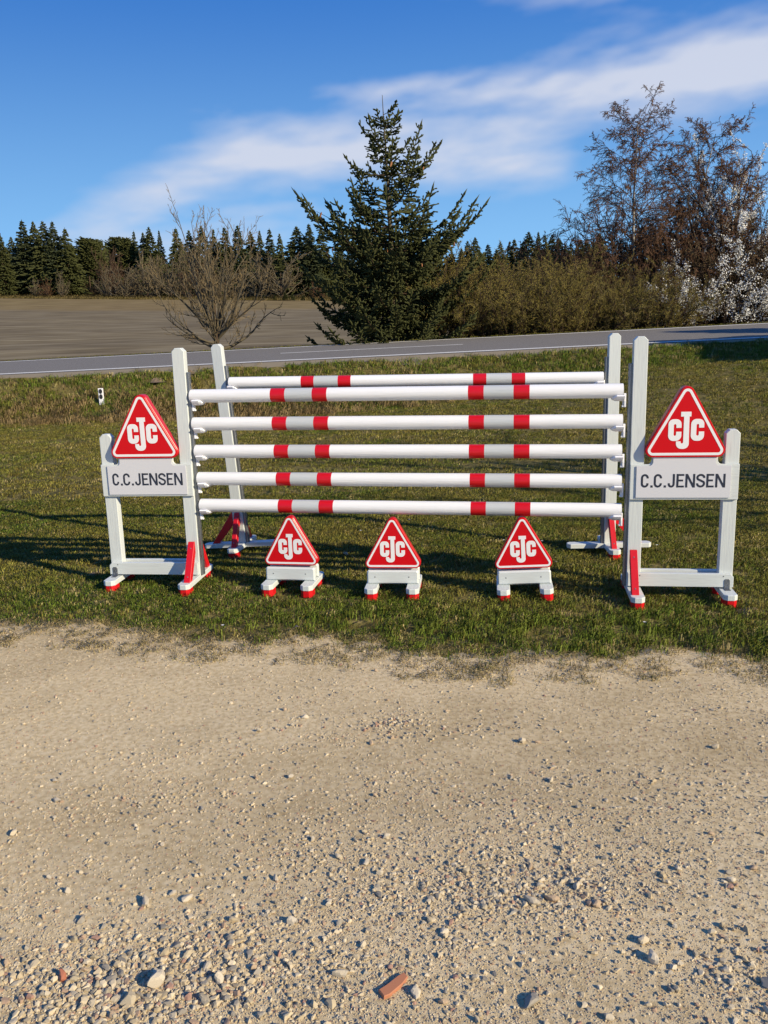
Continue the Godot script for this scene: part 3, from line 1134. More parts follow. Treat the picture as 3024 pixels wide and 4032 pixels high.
# the bushy bare tree beyond the road: many limbs fan out from low on a short trunk
func bare_tree_parts(h: float, spread: float, limbs: int, kids: Array, fine_r: float) -> Array:
	var trunk := MB.new()
	var wood := MB.new()
	var fine := MB.new()
	trunk.tube(PackedVector3Array([Vector3(0, -0.2, 0), Vector3(0.02, 0.06 * h, 0), Vector3(-0.03, 0.18 * h, 0.02), Vector3(0.03, 0.32 * h, 0), Vector3(0.0, 0.5 * h, -0.05)]), PackedFloat32Array([0.028 * h, 0.022 * h, 0.018 * h, 0.012 * h, 0.004 * h]), 8)
	for i in limbs:
		var f := (i + 0.5) / limbs
		var lean := deg_to_rad(lerpf(5.0, 88.0, pow(f, 1.05)))
		var az := i * 2.399 + rng.randf() * 0.5
		var d := Vector3(sin(lean) * cos(az), cos(lean), sin(lean) * sin(az))
		var l := (h * lerpf(0.74, 0.0, f) + spread * lerpf(0.0, 1.0, f)) * rng.randf_range(0.75, 1.1)
		var c := limb(Vector3(rng.randf_range(-0.03, 0.03), h * (0.03 + rng.randf_range(0.25, 1.0) * 0.34 * (1.0 - f)), rng.randf_range(-0.03, 0.03)), d, l * 1.05, 9, 0.2, Vector3(0, 0.9 * f, 0))
		wood.tube(c, taper(10, h * rng.randf_range(0.007, 0.0135), fine_r * 1.3), 5)
		ramify(wood, fine, c, h * 0.0085, l, 0, {"kids": kids, "ratio": 0.40, "angle": [25.0, 60.0], "pull": [Vector3(0, 0.6, 0), Vector3(0, 0.4, 0), Vector3(0, 0.3, 0)], "wob": 0.2, "fine": fine_r, "from": 0.12})
	return [trunk.mesh(), wood.mesh(), fine.mesh()]


func build_birch(xf: Transform3D, h: float, stems: Array, label: String) -> void:
	var t := thing("birch_tree", label, "tree", xf, "birches behind the road")
	var crown := MB.new()
	var fine := MB.new()
	for s in stems:
		var trunk := MB.new()
		var lh: float = h * s[2]
		var c := limb(Vector3(s[0], -0.2, 0), Vector3(s[1], 1.0, s[3]), lh, 12, 0.06, Vector3(s[1] * -0.3, 0.2, 0))
		trunk.tube(c, taper(13, 0.0115 * lh, 0.012), 8)
		part(t, "trunk", trunk.mesh(), M.bark_birch)
		var n := int(40 * s[2])
		for i in n:
			var f := lerpf(0.24, 0.98, (i + rng.randf()) / n)
			var k := mini(int(f * 12), 11)
			var q := c[k].lerp(c[k + 1], f * 12 - k)
			var az := i * 2.4 + rng.randf()
			var up := lerpf(0.42, 1.0, f)
			var d := Vector3(cos(az), up, sin(az)).normalized()
			var l := lh * lerpf(0.46, 0.19, f) * rng.randf_range(0.7, 1.15)
			var b := limb(q, d, l, 6, 0.12, Vector3(0, -0.25, 0))
			crown.tube(b, taper(7, 0.0042 * lh * (1.15 - f), 0.006), 4)
			ramify(crown, fine, b, 0.02, l, 0, {"kids": [10, 9, 8], "ratio": 0.52, "angle": [25.0, 65.0], "pull": [Vector3(0, 0.1, 0), Vector3(0, -0.7, 0), Vector3(0, -1.1, 0)], "wob": 0.18, "fine": 0.0070, "from": 0.15})
	part(t, "branches", crown.mesh(), M.bark_brown)
	part(t, "crown", fine.mesh(), M.twig_red)


# shrubs: stems that rise from the ground and part into twigs; [stems, twigs, buds or flowers]
func shrub_parts(h: float, w: float, stems: int, kids: Array, lean: float, fine_r: float, bud: float, per_tip: int, wob: float, chance := 1.0) -> Array:
	var wood := MB.new()
	var fine := MB.new()
	var buds := MB.new()
	var tips := []
	for i in stems:
		var az := rng.randf() * TAU
		var far := sqrt(rng.randf())
		var base := Vector3(cos(az), 0, sin(az)) * far * w * 0.42
		var d := Vector3(cos(az) * far * lean, 1.0, sin(az) * far * lean)
		var l := h * rng.randf_range(0.65, 1.05) * (1.0 - 0.18 * far)
		var c := limb(base - Vector3(0, 0.1, 0), d, l, 5, wob, Vector3(0, 0.1, 0))
		wood.tube(c, taper(6, 0.006 * h + rng.randf() * 0.004, fine_r), 4)
		ramify(wood, fine, c, 0.012, l, 0, {"kids": kids, "ratio": 0.36, "angle": [20.0, 75.0], "pull": [Vector3(0, 0.35, 0), Vector3(0, 0.2, 0), Vector3(0, 0.1, 0)], "wob": wob, "fine": fine_r, "tips": tips, "from": 0.1})
	for p: Vector3 in tips:
		if rng.randf() > chance:
			continue
		for k in per_tip:
			var at := p + rv(bud * 2.2)
			var d := (rv() + Vector3(0, 0.4, 0)).normalized() * bud
			buds.leaf(at, d, d.cross(rv()).normalized() * bud * 0.5, rv(bud * 0.2))
	return [wood.mesh(), fine.mesh(), buds.mesh() if buds.v.size() else null]


func put_shrub(called: String, parts: Array, mats: Array, at: Vector3, turn: float, scale_: Vector3, label: String, group: String, third: String) -> Node3D:
	var t := thing(called, label, "shrub", Transform3D(Basis(Vector3.UP, turn).scaled_local(scale_), at), group)
	part(t, "stems", parts[0], mats[0])
	part(t, "twigs", parts[1], mats[1])
	if parts[2]:
		part(t, third, parts[2], mats[2])
	return t


func build_near_spruce(at: Vector3) -> void:
	var t := thing("spruce_tree", "tall sparse spruce with upturned branch tips and brown cones beyond the road", "tree", Transform3D(Basis.IDENTITY, at))
	var h := 7.75
	var trunk := MB.new()
	var c := limb(Vector3(0, -0.2, 0), Vector3(-0.012, 1, 0), h + 0.2, 14, 0.012, Vector3.ZERO)
	trunk.tube(c, taper(15, 0.13, 0.008), 8)
	part(t, "trunk", trunk.mesh(), M.bark_grey)
	var wood := MB.new()
	var crown := MB.new()
	var cones := []
	var y := 0.12
	while y < 7.45:
		var f := y / h
		var reach := 2.95 if y < 3.2 else lerpf(2.95, 2.45, (y - 3.2) / 1.4) if y < 4.6 else lerpf(2.45, 0.35, pow((y - 4.6) / 2.85, 0.9))
		var n := 8 if y < 3.2 else 6 if y < 5.4 else 5
		var turn := rng.randf() * TAU
		var k := mini(int((y + 0.2) / (h + 0.2) * 14), 13)
		var core := c[k].lerp(c[k + 1], (y + 0.2) / (h + 0.2) * 14 - k)
		for i in n:
			var az := turn + TAU * i / n + rng.randf_range(-0.35, 0.35)
			if y > 3.6 and rng.randf() < 0.28:
				continue
			var l := reach * rng.randf_range(0.5 if y < 3.6 else 0.35, 1.1)
			var start := lerpf(-0.10, 0.32, f)
			var d := Vector3(cos(az), start + rng.randf_range(-0.12, 0.12), sin(az)).normalized()
			var b := limb(core, d, l, 9, 0.05, Vector3(0, 0.0, 0))
			# branches sag, then their tips turn up
			for q in b.size():
				var s := float(q) / 9.0
				b[q].y += l * (0.36 * s * s * s * s - 0.10 * sin(s * PI) * (1.0 - f)) * lerpf(0.7, 1.2, f)
			wood.tube(b, taper(10, 0.012 * l + 0.006, 0.005), 4)
			crown.brush(b[8], b[9] + (b[9] - b[8]) * 0.5, 0.038)
			var side := (b[9] - b[0]).cross(Vector3.UP).normalized()
			var cnt := int(l * (12.0 if y < 3.4 else 9.5)) + 5
			for j in cnt:
				var s := lerpf(0.16 if y < 4.0 else 0.28, 0.99, (j + rng.randf()) / cnt)
				var kk := mini(int(s * 9), 8)
				var q := b[kk].lerp(b[kk + 1], s * 9 - kk)
				var ahead := (b[kk + 1] - b[kk]).normalized()
				var sg := 1.0 if j % 2 == 0 else -1.0
				var tl := l * 0.30 * (1.05 - s) + 0.13
				tl *= rng.randf_range(0.6, 1.2)
				var td := (ahead * 0.9 + side * sg * rng.randf_range(0.6, 1.2) + Vector3(0, rng.randf_range(-0.55, 0.12), 0)).normalized()
				var e := q + td * tl
				crown.brush(q, e, 0.033)
				var sub := int(tl * 15.0)
				for m in sub:
					var g := rng.randf_range(0.15, 0.95)
					var p0 := q.lerp(e, g)
					var sd := (td * 0.9 + rv(0.75) + Vector3(0, 0.08, 0)).normalized()
					crown.brush(p0, p0 + sd * (0.08 + 0.22 * tl * (1.0 - g)) * rng.randf_range(0.7, 1.5), 0.029)
				if s > 0.3 and rng.randf() < 0.55:
					crown.brush(q, q + (ahead * 0.6 + Vector3(0, rng.randf_range(-0.2, 0.9), 0) + rv(0.3)).normalized() * rng.randf_range(0.08, 0.2), 0.03)
			if rng.randf() < 0.10 and y > 2.0:
				cones.append(b[7])
		y += lerpf(0.25, 0.40, f) * rng.randf_range(0.8, 1.15)
	part(t, "limbs", wood.mesh(), M.bark_brown)
	part(t, "crown", crown.mesh(), M.needle)
	var cm := MB.new()
	cm.tube(PackedVector3Array([Vector3.ZERO, Vector3(0, -0.02, 0), Vector3(0, -0.06, 0), Vector3(0, -0.10, 0), Vector3(0, -0.125, 0)]), PackedFloat32Array([0.006, 0.020, 0.026, 0.020, 0.006]), 8, true)
	var cone := cm.mesh()
	var spots := [Vector3(-2.32, 4.15, 0.2), Vector3(-2.38, 3.98, 0.25), Vector3(-2.25, 4.22, 0.3), Vector3(-2.15, 3.05, 0.4), Vector3(-2.05, 2.95, 0.5), Vector3(-1.9, 3.08, 0.45), Vector3(1.88, 3.1, 0.4), Vector3(1.95, 3.2, 0.35), Vector3(-0.05, 3.55, 0.25), Vector3(-0.1, 3.4, 0.3), Vector3(-0.12, 3.0, 0.3)]
	for p in spots:
		cones.append(p + rv(0.05))
	for p: Vector3 in cones:
		part(t, "cone", cone, M.cone, Transform3D(Basis.from_euler(rv(0.35)).scaled(Vector3.ONE * rng.randf_range(0.9, 1.4)), p))
	# limbs that carry the two clumps of cones at the left
	var extra := MB.new()
	for e in [[Vector3(0, 3.1, 0), Vector3(-2.4, 4.25, 0.25)], [Vector3(0, 2.9, 0), Vector3(-2.1, 3.15, 0.45)], [Vector3(0, 2.9, 0), Vector3(1.95, 3.3, 0.4)]]:
		var b := limb(e[0], (e[1] - e[0]), (e[1] - e[0]).length(), 6, 0.02, Vector3.ZERO)
		b[6] = e[1]
		extra.tube(b, taper(7, 0.03, 0.006), 4)
	part(t, "cone_limbs", extra.mesh(), M.bark_brown)


# a far conifer: tiers of drooping boughs; kind 0 spruce, 1 a pine with a bare stem and a rounded top
func conifer_parts(h: float, w: float, kind: int) -> Array:
	var trunk := MB.new()
	trunk.tube(PackedVector3Array([Vector3(0, -0.5, 0), Vector3(0, h * 0.5, 0), Vector3(0, h * 0.97, 0)]), PackedFloat32Array([h * 0.016, h * 0.010, 0.02]), 6)
	var crown := MB.new()
	var tiers := 40
	for i in tiers:
		var f := (i + rng.randf()) / tiers
		var y := h * lerpf(0.05 if kind == 0 else 0.40, 1.0, f)
		var r := w * (pow(minf(1.0, (1.0 - f) * 1.45), 0.9) * (0.85 + 0.15 * sm(0.0, 0.15, f)) if kind == 0 else sqrt(maxf(0.02, 1.0 - pow(2.0 * f - 0.85, 2.0) / 1.4)) * 0.85)
		var n := 11
		var t0 := rng.randf() * TAU
		for k in n:
			var az := t0 + TAU * k / n + rng.randf_range(-0.2, 0.2)
			var l := r * rng.randf_range(0.45, 1.3) * (1.0 + 0.35 * n1.get_noise_2d(az * 12.0 + w * 50.0, y * 18.0)) + 0.10
			var dir := Vector3(cos(az), 0, sin(az))
			var droop := -0.30 if kind == 0 else 0.25
			var sidev := Vector3(-sin(az), 0, cos(az))
			var p := Vector3(0, minf(y + rng.randf_range(-0.5, 0.5) * (1.0 - 0.5 * f), h), 0) + dir * l * 0.15
			var e := p + dir * l * 0.85 + Vector3(0, droop * l + rng.randf_range(-0.15, 0.25), 0)
			for b in 7:
				var g := lerpf(0.2, 1.0, (b + rng.randf()) / 7.0)
				var q := p.lerp(e, g * 0.85)
				var sd := (dir * 0.8 + sidev * rng.randf_range(-1.1, 1.1) + Vector3(0, droop * 0.6 + rng.randf_range(-0.3, 0.3), 0)).normalized()
				var bl := (0.34 * l + 0.12) * rng.randf_range(0.6, 1.5)
				crown.brush(q, q + sd * bl, 0.05 + 0.05 * rng.randf() + 0.02 * l)
			crown.brush(p, e, 0.06)
	crown.brush(Vector3(0, h * 0.95, 0), Vector3(0, h * 1.03, 0), 0.07)
	return [trunk.mesh(), crown.mesh()]


func put_conifer(parts: Array, mat: Material, x: float, z: float, h: float, ref: float, wide: float, label: String, group: String) -> void:
	var t := thing("forest_conifer", label, "tree", Transform3D(Basis(Vector3.UP, rng.randf() * TAU).scaled_local(Vector3(h / ref * wide, h / ref, h / ref * wide)), Vector3(x, land(x, z), z)), group)
	part(t, "trunk", parts[0], M.bark_brown)
	part(t, "crown", parts[1], mat)


func put_bare(called: String, parts: Array, mats: Array, x: float, z: float, s: Vector3, label: String, group: String) -> void:
	var t := thing(called, label, "tree", Transform3D(Basis(Vector3.UP, rng.randf() * TAU).scaled_local(s), Vector3(x, land(x, z), z)), group)
	part(t, "trunk", parts[0], mats[0])
	part(t, "branches", parts[1], mats[1])
	part(t, "crown", parts[2], mats[2])


func build_forest() -> void:
	var spruces := []
	for i in 4:
		spruces.append(conifer_parts(13.0, 2.1 + 0.45 * i, 0))
	var pines := []
	for i in 2:
		pines.append(conifer_parts(12.0, 2.6, 1))
	# [place across at that depth as a slope, depth, height, width, kind, words]
	var rows := [
		[-0.4165, 166, 10.6, 1.0, 0, "dark olive spruce at the left end of the tall spruce group"],
		[-0.390, 171, 12.9, 1.05, 0, "tallest dark spruce of the group at the left forest edge"],
		[-0.378, 174, 13.0, 0.95, 0, "slim spruce pressed against the tallest one at the left"],
		[-0.3675, 170, 12.6, 1.0, 0, "third tall spruce of the group at the left forest edge"],
		[-0.357, 169, 12.5, 1.05, 0, "fourth tall spruce, right of the middle of the left group"],
		[-0.3435, 168, 11.4, 1.0, 0, "lower spruce at the right end of the left spruce group"],
		[-0.404, 178, 10.8, 1.0, 0, "spruce half hidden behind the left end of the spruce group"],
		[-0.349, 178, 11.0, 1.0, 0, "spruce half hidden behind the right end of the spruce group"],
		[-0.3215, 172, 10.0, 1.0, 1, "pine with bare double stem right of the spruce group"],
		[-0.312, 174, 10.0, 0.9, 1, "second pine beside the double-stemmed one"],
		[-0.300, 184, 10.4, 0.8, 0, "narrow spruce behind the white-stemmed birches"],
		[-0.288, 186, 11.5, 0.9, 1, "ragged pine above the white-stemmed birches"],
		[-0.277, 184, 11.2, 0.8, 1, "ragged pine right of the white-stemmed birches"],
		[-0.268, 190, 13.1, 0.6, 0, "thin tall spruce with a gap of sky beside it"],
		[-0.258, 182, 12.0, 0.9, 0, "dark spruce left of the sharp-topped one in the forest middle"],
		[-0.251, 180, 12.8, 0.8, 0, "sharp-topped dark spruce in the forest middle"],
		[-0.240, 184, 12.6, 0.6, 0, "lone narrow spruce top in a gap of the forest"],
		[-0.2215, 182, 12.9, 0.9, 0, "spruce behind the left side of the bare roadside tree"],
		[-0.207, 186, 12.8, 0.9, 0, "spruce behind the middle of the bare roadside tree"],
		[-0.193, 184, 13.4, 0.9, 0, "spruce behind the top of the bare roadside tree"],
		[-0.180, 186, 13.0, 0.8, 0, "spruce behind the right side of the bare roadside tree"],
		[-0.1675, 183, 13.2, 0.9, 0, "spruce just right of the bare roadside tree"],
		[-0.153, 183, 13.4, 1.0, 0, "broad pointed spruce above the round brown tree"],
		[-0.139, 188, 12.8, 0.9, 0, "spruce in the row above the round brown tree"],
		[-0.129, 186, 12.8, 0.8, 0, "second spruce in the row above the round brown tree"],
		[-0.118, 186, 13.2, 0.8, 0, "sharp spruce at the right end of the row above the round brown tree"],
		[-0.107, 182, 11.9, 0.7, 0, "low spruce in the dip left of the darkest spruces"],
		[-0.088, 172, 12.2, 1.15, 0, "large very dark spruce left of the near spruce"],
		[-0.074, 170, 12.4, 1.15, 0, "second large dark spruce left of the near spruce"],
		[-0.061, 173, 12.0, 1.1, 0, "dark spruce partly behind the near spruce"],
	]
	var mats := [M.needle, M.needle_olive, M.needle_blue]
	for i in rows.size():
		var r: Array = rows[i]
		var z: float = -(r[1] - 6.0)
		var x: float = r[0] * -z
		var kit: Array = spruces[i % 4] if r[4] == 0 else pines[i % 2]
		put_conifer(kit, M.needle_olive if i == 0 or r[4] == 1 else mats[(i * 2) % 3], x, z, r[2] * 1.04, 13.0 if r[4] == 0 else 12.0, r[3], r[5], "conifers of the forest edge")
	# the far wood seen over the willows, and the depth of the forest behind its edge
	for i in 22:
		var k := 0.085 + i * 0.0078 + rng.randf_range(-0.002, 0.002)
		var d := 178.0 + rng.randf() * 16.0
		put_conifer(spruces[i % 4], mats[i % 3], k * d, -d, rng.randf_range(9.6, 13.0), 13.0, rng.randf_range(0.75, 1.3), "one of the small dark conifers in the far wood over the willows", "conifers of the far wood right of the near spruce")
	for i in 80:
		var k := -0.47 + i * 0.0072 + rng.randf_range(-0.003, 0.003)
		if (k > -0.28 and k < -0.262) or k < -0.425:
			continue
		var d := 190.0 + rng.randf() * 16.0
		var hh := 9.5 if k < -0.42 else rng.randf_range(8.0, 12.2)
		put_conifer(spruces[(i + 1) % 4], mats[(i + 1) % 3], k * d, -d, hh, 13.0, 1.2, "one of the conifers deep in the forest behind its edge", "conifers deep in the forest")
	# bare trees and bushes along the forest edge
	var bare := []
	for i in 3:
		bare.append(bare_tree_parts(6.0, 2.6, 18, [8, 7], 0.02))
	var edge := [
		[-0.440, 160, 8.6, 1.0, 0, "red-brown bare birches at the left end of the forest"],
		[-0.452, 164, 8.8, 1.0, 0, "red-brown bare tree cut by the left edge of the picture"],
		[-0.430, 165, 8.2, 0.9, 0, "bare tree left of the olive spruce"],
		[-0.371, 157, 3.2, 1.0, 2, "orange-brown young beech in front of the left spruce group"],
		[-0.383, 158, 3.0, 0.9, 1, "low bare bush left of the orange-brown young beech"],
		[-0.353, 158, 3.8, 0.8, 1, "thin bare tree right of the orange-brown young beech"],
		[-0.2995, 163, 8.0, 0.7, 0, "bare birch with white stem in the middle of the forest edge"],
		[-0.294, 164, 7.6, 0.7, 0, "second bare birch beside the white-stemmed one"],
		[-0.305, 158, 4.4, 1.0, 1, "bare bush at the foot of the white-stemmed birch"],
		[-0.283, 157, 5.2, 1.1, 1, "broad tan bush right of the white-stemmed birch"],
		[-0.272, 160, 5.0, 1.0, 1, "tan bush left of the bare roadside tree"],
		[-0.258, 158, 6.6, 1.2, 1, "grey-brown bare tree left of the bare roadside tree"],
		[-0.247, 160, 6.8, 1.2, 1, "second grey-brown bare tree left of the bare roadside tree"],
		[-0.232, 158, 6.4, 1.2, 1, "bare tree behind the left limbs of the bare roadside tree"],
		[-0.218, 159, 7.0, 1.2, 1, "bare forest tree behind the trunk of the bare roadside tree"],
		[-0.203, 158, 6.4, 1.2, 0, "reddish bare tree behind the bare roadside tree"],
		[-0.186, 159, 6.8, 1.2, 1, "bare tree behind the right limbs of the bare roadside tree"],
		[-0.170, 158, 6.0, 1.1, 1, "bare bush left of the round brown tree"],
		[-0.108, 156, 7.6, 1.55, 1, "round brown bare tree with a dense crown at the forest edge"],
		[-0.131, 158, 7.0, 1.3, 1, "bare tree joined to the left of the round brown one"],
		[-0.0715, 156, 2.8, 0.9, 2, "small orange-brown beech left of the near spruce"],
		[-0.064, 157, 2.6, 0.8, 2, "smaller orange-brown beech next to the near spruce"],
	]
	for i in edge.size():
		var e: Array = edge[i]
		var fine: Material = [M.twig_red, M.twig_tan, M.dead_leaf][e[4]]
		put_bare("forest_bare_tree", bare[i % 3], [M.bark_birch if e[5].contains("white stem") or e[5].contains("second bare birch") else M.bark_brown, M.bark_grey if e[4] == 1 else M.bark_brown, fine], e[0] * e[1], -e[1], Vector3(e[3] * 1.1, 1, e[3] * 1.1) * (e[2] * 1.2 / 6.0), e[5], "bare trees and bushes of the forest edge")
	for i in 26:
		var k := -0.455 + i * 0.0158 + rng.randf_range(-0.004, 0.004)
		if k > -0.165 and k < -0.115:
			continue
		var d := 163.0 + rng.randf() * 3.0
		put_bare("forest_bush", bare[i % 3], [M.bark_brown, M.bark_brown, M.twig_brown], k * d, -d, Vector3(1.3, 1, 1.3) * rng.randf_range(0.35, 0.6), "one of the low brown bushes under the forest edge", "low brown bushes under the forest edge")
	# seedling spruces in the rough grass on the right
	for i in 5:
		var k: float = [-0.128, -0.116, -0.104, -0.0965, -0.084][i]
		put_conifer(spruces[i % 4], M.needle, k * 152.0, -152.0, [1.2, 1.0, 1.5, 1.3, 1.1][i], 13.0, 1.5, "tiny %s seedling spruce from the left in the pale grass before the forest" % ["first", "second", "third", "fourth", "fifth"][i], "seedling spruces before the forest")


func build_plants() -> void:
	print("plants")
	var y := land(-5.45, -29.3)
	var bt := bare_tree_parts(4.9, 2.7, 26, [9, 7, 4], 0.0058)
	put_bare("bare_tree", bt, [M.bark_brown, M.bark_grey, M.twig_tan], -5.40, -29.3, Vector3(0.84, 1.03, 0.84), "bare many-stemmed tree beyond the road, behind the left wing", "")
	build_near_spruce(Vector3(0.52, land(0.52, -29.2) + 0.02, -29.2))
	print("spruce done")
	build_birch(Transform3D(Basis.IDENTITY, Vector3(9.55, land(9.55, -33.0), -33.0)), 7.75, [[0.0, -0.03, 1.0, 0.02], [-1.6, -0.25, 0.42, 0.1]], "tall bare birch with drooping red-brown twigs, left of the blossom")
	build_birch(Transform3D(Basis.IDENTITY, Vector3(10.9, land(10.9, -33.6), -33.6)), 8.3, [[0.0, 0.30, 0.92, 0.0], [0.3, 0.55, 0.78, 0.05], [-0.2, 0.02, 0.6, 0.05]], "leaning bare birch with several stems, beside the white blossom tree")
	print("birches done")
	# willows
	var wl := []
	for i in 3:
		wl.append(shrub_parts(2.9, 2.6, 62, [8, 7, 4], 0.9, 0.0055, 0.018, 1, 0.26))
	var wm := [M.bark_brown, M.twig_olive, M.bud]
	var wd := [
		[2.35, -30.4, 1.18, "tall olive willow shrub right beside the near spruce"],
		[3.8, -30.0, 0.9, "second willow shrub from the near spruce"],
		[4.9, -30.4, 1.08, "third willow shrub from the near spruce"],
		[6.05, -30.0, 0.84, "willow shrub in the middle of the olive row"],
		[7.1, -30.6, 1.04, "willow shrub left of the birch in the olive row"],
		[8.35, -30.6, 0.74, "low willow shrub in front of the tall birch"],
		[9.4, -30.4, 0.84, "lowest willow shrub at the right end of the olive row"],
		[3.0, -31.8, 1.15, "willow shrub behind the first two of the row"],
		[5.4, -32.0, 1.05, "willow shrub behind the middle of the row"],
		[7.6, -32.2, 1.12, "willow shrub behind the right part of the row"],
	]
	for i in wd.size():
		var e: Array = wd[i]
		put_shrub("willow_shrub", wl[i % 3], wm if i % 3 != 1 else [M.bark_brown, M.twig_olive_dark, M.bud], Vector3(e[0], land(e[0], e[1]), e[1]), rng.randf() * TAU, Vector3(e[2] * 1.05, e[2], e[2] * 1.05), e[3], "willow shrubs beyond the road", "buds")
	print("willows done")
	# red-brown thicket between and behind
	var th := []
	for i in 2:
		th.append(shrub_parts(3.6, 3.0, 56, [9, 7, 4], 0.6, 0.007, 0.0, 0, 0.19))
	var td := [
		[7.6, -35.6, 1.25, 0, "red-brown thicket behind the right part of the willow row"],
		[8.6, -34.4, 1.35, 0, "red-brown thicket left of the tall birch's trunk"],
		[10.0, -35.0, 1.5, 0, "red-brown thicket behind the tall birch's trunk"],
		[11.3, -34.8, 1.5, 0, "red-brown thicket behind the leaning birch"],
		[12.5, -35.2, 1.55, 1, "brown thicket behind the low blossom shrub"],
		[13.6, -34.6, 1.5, 1, "brown thicket under the white blossom tree"],
		[15.0, -33.8, 1.5, 1, "brown thicket at the right edge of the picture"],
		[10.4, -31.8, 0.75, 1, "low bare thicket at the roadside under the birches"],
		[12.9, -33.0, 1.0, 1, "brown thicket between the two low blossom shrubs"],
		[9.3, -32.8, 0.85, 1, "dark thicket behind the right end of the willow row"],
		[16.6, -33.0, 1.2, 1, "bare thicket beyond the right edge of the picture"],
	]
	for i in td.size():
		var e: Array = td[i]
		put_shrub("bare_thicket", th[i % 2], [M.bark_brown, M.twig_red if e[3] == 0 else M.twig_brown], Vector3(e[0], land(e[0], e[1]), e[1]), rng.randf() * TAU, Vector3(e[2], e[2], e[2]), e[4], "bare thickets beyond the road", "")
	# blossom
	var bl := shrub_parts(3.1, 3.2, 34, [7, 6, 3], 1.0, 0.007, 0.044, 3, 0.22, 0.46)
	var bm := [M.bark_brown, M.twig_brown, M.petal]
	put_shrub("blossom_shrub", bl, bm, Vector3(11.9, land(11.9, -31.6), -31.6), 0.4, Vector3(1.0, 1.05, 1.0), "low shrub full of white blossom in front of the birches", "white blossoming shrubs and tree", "blossom")
	put_shrub("blossom_shrub", bl, bm, Vector3(14.3, land(14.3, -31.9), -31.9), 2.6, Vector3(1.0, 0.95, 1.0), "white blossom shrub cut by the right edge of the picture", "white blossoming shrubs and tree", "blossom")
	var tt := bare_tree_parts(6.9, 3.0, 20, [9, 8], 0.008)
	var pet := MB.new()
	var bt2 := thing("blossom_tree", "taller tree with white blossom on its upper branches, right of the birches", "tree", Transform3D(Basis.IDENTITY, Vector3(12.9, land(12.9, -33.2), -33.2)), "white blossoming shrubs and tree")
	part(bt2, "trunk", tt[0], M.bark_brown)
	part(bt2, "branches", tt[1], M.bark_brown)
	part(bt2, "twigs", tt[2], M.twig_brown)
	var tw: PackedVector3Array = (tt[2] as ArrayMesh).surface_get_arrays(0)[Mesh.ARRAY_VERTEX]
	for i in range(0, tw.size(), 4):
		if tw[i].y > 2.6 and tw[i].x > -1.1 and rng.randf() < 0.95:
			for k in 8:
				var d := (rv() + Vector3(0, 0.3, 0)).normalized() * 0.05
				pet.leaf(tw[i] + rv(0.05), d, d.cross(rv()).normalized() * 0.024, rv(0.006))
	part(bt2, "blossom", pet.mesh(), M.petal)
	print("blossom done")
	build_forest()
	print("forest done")
	# trees outside the picture whose shadows fall into it
	var big: Array = conifer_parts(6.6, 2.0, 0)
	for e in [[17.2, -14.2, 6.9, 1.8, "first spruce off to the right that shades the bank"], [20.4, -17.4, 7.6, 1.6, "second spruce off to the right that shades the road"], [18.6, -15.2, 6.4, 1.9, "third spruce off to the right that shades the bank"]]:
		var t := thing("garden_spruce", e[4], "tree", Transform3D(Basis(Vector3.UP, e[0]).scaled_local(Vector3(e[3], e[2] / 6.6, e[3])), Vector3(e[0], lawn_y(e[0], e[1]) - 0.1, e[1])), "spruces off to the right")
		part(t, "trunk", big[0], M.bark_brown)
		part(t, "crown", big[1], M.needle)
	var gt := bare_tree_parts(5.0, 2.6, 20, [6, 5], 0.012)
	put_bare("garden_tree", gt, [M.bark_brown, M.bark_grey, M.twig_tan], 10.6, -4.8, Vector3(1.5, 1.5, 1.5), "bare garden tree off to the right whose branches shade the lawn", "")


# ---------------------------------------------------------------- grass, stones and small things

func tuft(blades: int, h: float, spread: float, w: float, lay: float) -> ArrayMesh:
	var mb := MB.new()
	for i in blades:
		var a := rng.randf() * TAU
		var p := Vector3(cos(rng.randf() * TAU), 0, sin(rng.randf() * TAU)) * spread * sqrt(rng.randf())
		var d := Vector3(cos(a), 0, sin(a))
		var s := Vector3(-sin(a), 0, cos(a)) * w * rng.randf_range(0.7, 1.2)
		var l := h * rng.randf_range(0.5, 1.15)
		var bend := lay * rng.randf_range(0.5, 1.3)
		var m := p + Vector3(0, l * 0.6, 0) + d * l * 0.35 * bend
		var e := m + (Vector3(0, 0.42, 0) + d * bend * 0.9) * l * 0.55
		var nn := (d + Vector3(0, 0.7, 0)).normalized()
		p.y -= 0.01
		mb.quad(p - s, p + s, m + s * 0.85, m - s * 0.85, nn)
		mb.tri(m - s * 0.85, m + s * 0.85, e, nn)
	return mb.mesh()


